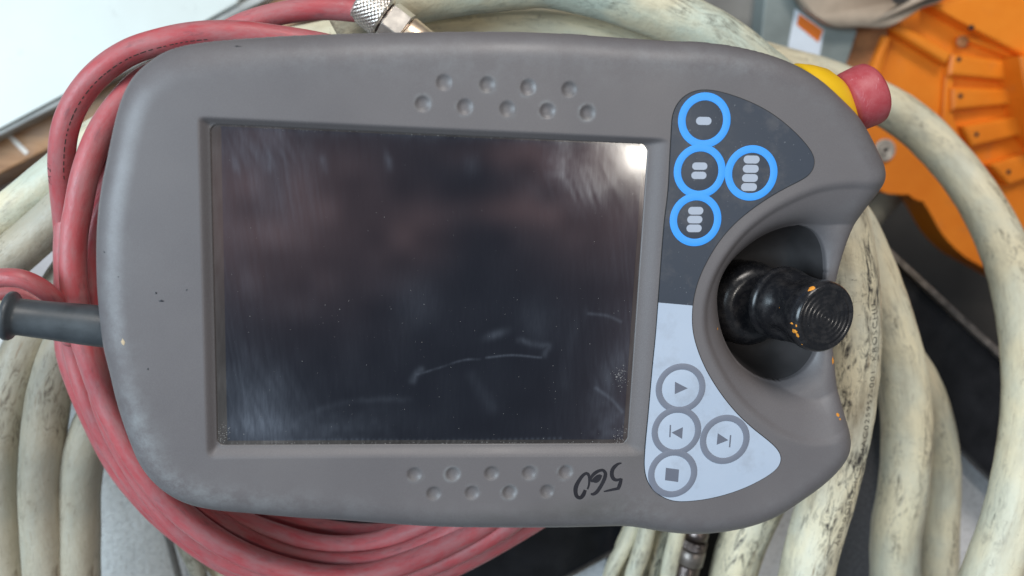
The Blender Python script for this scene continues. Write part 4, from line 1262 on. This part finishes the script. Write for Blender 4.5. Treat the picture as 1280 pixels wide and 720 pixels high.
# paint chips on the knob and on the shell
xk = np.array([0, 0, 1.0]); xk -= ja*(xk @ ja); xk /= np.linalg.norm(xk); yk = np.cross(ja, xk)
def chip_blob(n=11):
    pts = []
    for k in range(n):
        a = 2*math.pi*k/n; r = random.uniform(0.45, 1.1); pts.append((r*math.cos(a), r*math.sin(a)))
    return pts
def knob_chip(px, py, wpx, hpx):
    # intersect the view ray with the knob cylinder
    d = RC.T @ np.array([(px-640)/FPX, -(py-360)/FPX, -1.0]); d /= np.linalg.norm(d)
    t = (CAM[2]-40)/(-d[2]); best = None
    for i in range(800):
        p = CAM + d*(t + i*0.1)
        rel = p - j0; sv = rel @ ja; rad = np.linalg.norm(rel - ja*sv)
        if sv < JL and rad < np.interp(sv, [q_[0] for q_ in prof[:18]], [q_[1] for q_ in prof[:18]])*0.995: best = p; break
    if best is None: return
    rel = best - j0; sv = rel @ ja; rv = rel - ja*sv; th = math.atan2(rv @ yk, rv @ xk)
    vs, fs = [], []
    pts = chip_blob()
    for (u, v) in pts + [(0, 0)]:
        s_ = sv + u*wpx*0.27; t_ = th + v*hpx*0.27/12.3
        s_ = min(s_, JL-0.8)
        rr = np.interp(s_, [q_[0] for q_ in pf2[:60]], [q_[1] for q_ in pf2[:60]])*flute(t_, s_) + 0.12 + (0.1 if (u, v) == (0, 0) else 0)
        vs.append(j0 + ja*s_ + rr*(math.cos(t_)*xk + math.sin(t_)*yk))
    n = len(pts)
    for k in range(n): fs.append((k, (k+1) % n, n))
    place('paint_chip', vs, fs, M['chip'], knob)
for a_ in ((1015, 361, 4, 5), (1012, 363, 2, 3), (994, 414, 4.5, 4), (990, 404, 2.5, 2), (998, 419, 2.5, 3.5), (971, 384, 0.9, 0.9), (1008, 339, 1.6, 0.8), (1003, 430, 1, 1.2), (996, 407, 1.5, 2.4)): knob_chip(*a_)
def shell_chip(px, py, wx, wy, z=-6, mat='chip', name='paint_chip'):
    for _ in range(12):
        c = bp(px, py, z); z = zshell(c[0], c[1])
    vs, fs = [], []
    pts = chip_blob()
    for (u, v) in pts + [(0, 0)]:
        x, y = c[0]+u*wx*0.3, c[1]+v*wy*0.3
        vs.append((x, y, zshell(x, y) + 0.06 + (0.1 if (u, v) == (0, 0) else 0)))
    n = len(pts)
    for k in range(n): fs.append((k, (k+1) % n, n))
    place(name, vs, fs, M[mat], housing) if False else pc(place(name, vs, fs, M[mat]))
for a_ in ((1041, 451, 2.6, 7), (897, 411, 1.4, 2.2), (1047.5, 519, 3.4, 3.0), (1050, 524, 2.4, 1.6)): shell_chip(*a_)
M['tanmark'] = simple('tan_scrape', (0.50, 0.38, 0.24), 0.6)
shell_chip(153.5, 428, 2.4, 5, 0, 'tanmark', 'scrape')
for a_ in ((202, 376, 3.6, 2.0), (195, 366, 1.5, 2.2), (130.5, 315, 1.2, 1.2), (148, 346, 1.0, 1.0), (185, 461, 1.1, 1.6), (233.5, 362.5, 1.2, 1.6), (297, 58, 5, 1.0), (945, 166, 0.6, 0.6)):
    shell_chip(*a_, 1, 'ink', 'nick')

# ------------------------------------------------------------------ emergency stop at the upper right
e0 = np.array(bp(1056, 131, -20)); ea = np.array([math.cos(math.radians(25.5)), math.sin(math.radians(25.5)), 0.03])
pc(lathe('stop_collar', tuple(e0), ea, [(-16, 20), (-15.6, 23.2), (-14, 23.4), (-9, 20.8), (-4.5, 17.6), (-1.6, 13.8), (-0.6, 12.4)], M['yellow'], seg=72, mod=lambda th, sv: 1 - 0.24*math.cos(th)**2))
pc(lathe('stop_button', tuple(e0), ea, [(-3, 8), (-0.2, 11.3), (0.6, 12.2), (3, 12.6), (9.5, 12.9), (11.6, 12.6), (12.9, 11.4), (13.5, 9.0), (13.7, 5), (13.7, 0.3)], M['red'], seg=72))
# ------------------------------------------------------------------ cable sleeve at the left
s0 = np.array(bp(136, 409, -21)); s1_ = np.array(bp(10, 394.5, -17)); sa = s1_ - s0; SL = np.linalg.norm(sa); sa /= SL
slv = pc(lathe('cable_sleeve', tuple(s0), sa, [(-6, 8.0), (0, 8.0), (SL*0.25, 7.8), (SL*0.6, 7.2), (SL*0.88, 6.9), (SL*0.92, 7.2), (SL*0.94, 8.6), (SL*0.965, 9.2), (SL*1.0, 9.2), (SL*1.02, 8.6), (SL*1.025, 7.8), (SL*1.0, 6.2), (SL*0.98, 5.4)], M['sleeve'], seg=56))
tcb = Tube([tuple(s0 + sa*(SL*0.9)), tuple(s0 + sa*(SL+8)), tuple(s0 + sa*(SL+25) + np.array([0, -3, -6])), tuple(s0 + sa*(SL+50) + np.array([0, -14, -20]))], 5.2, 2, 24, 0.01, 5)
o = tcb.build('pendant_cable', M['cable_pale']); pc(o)
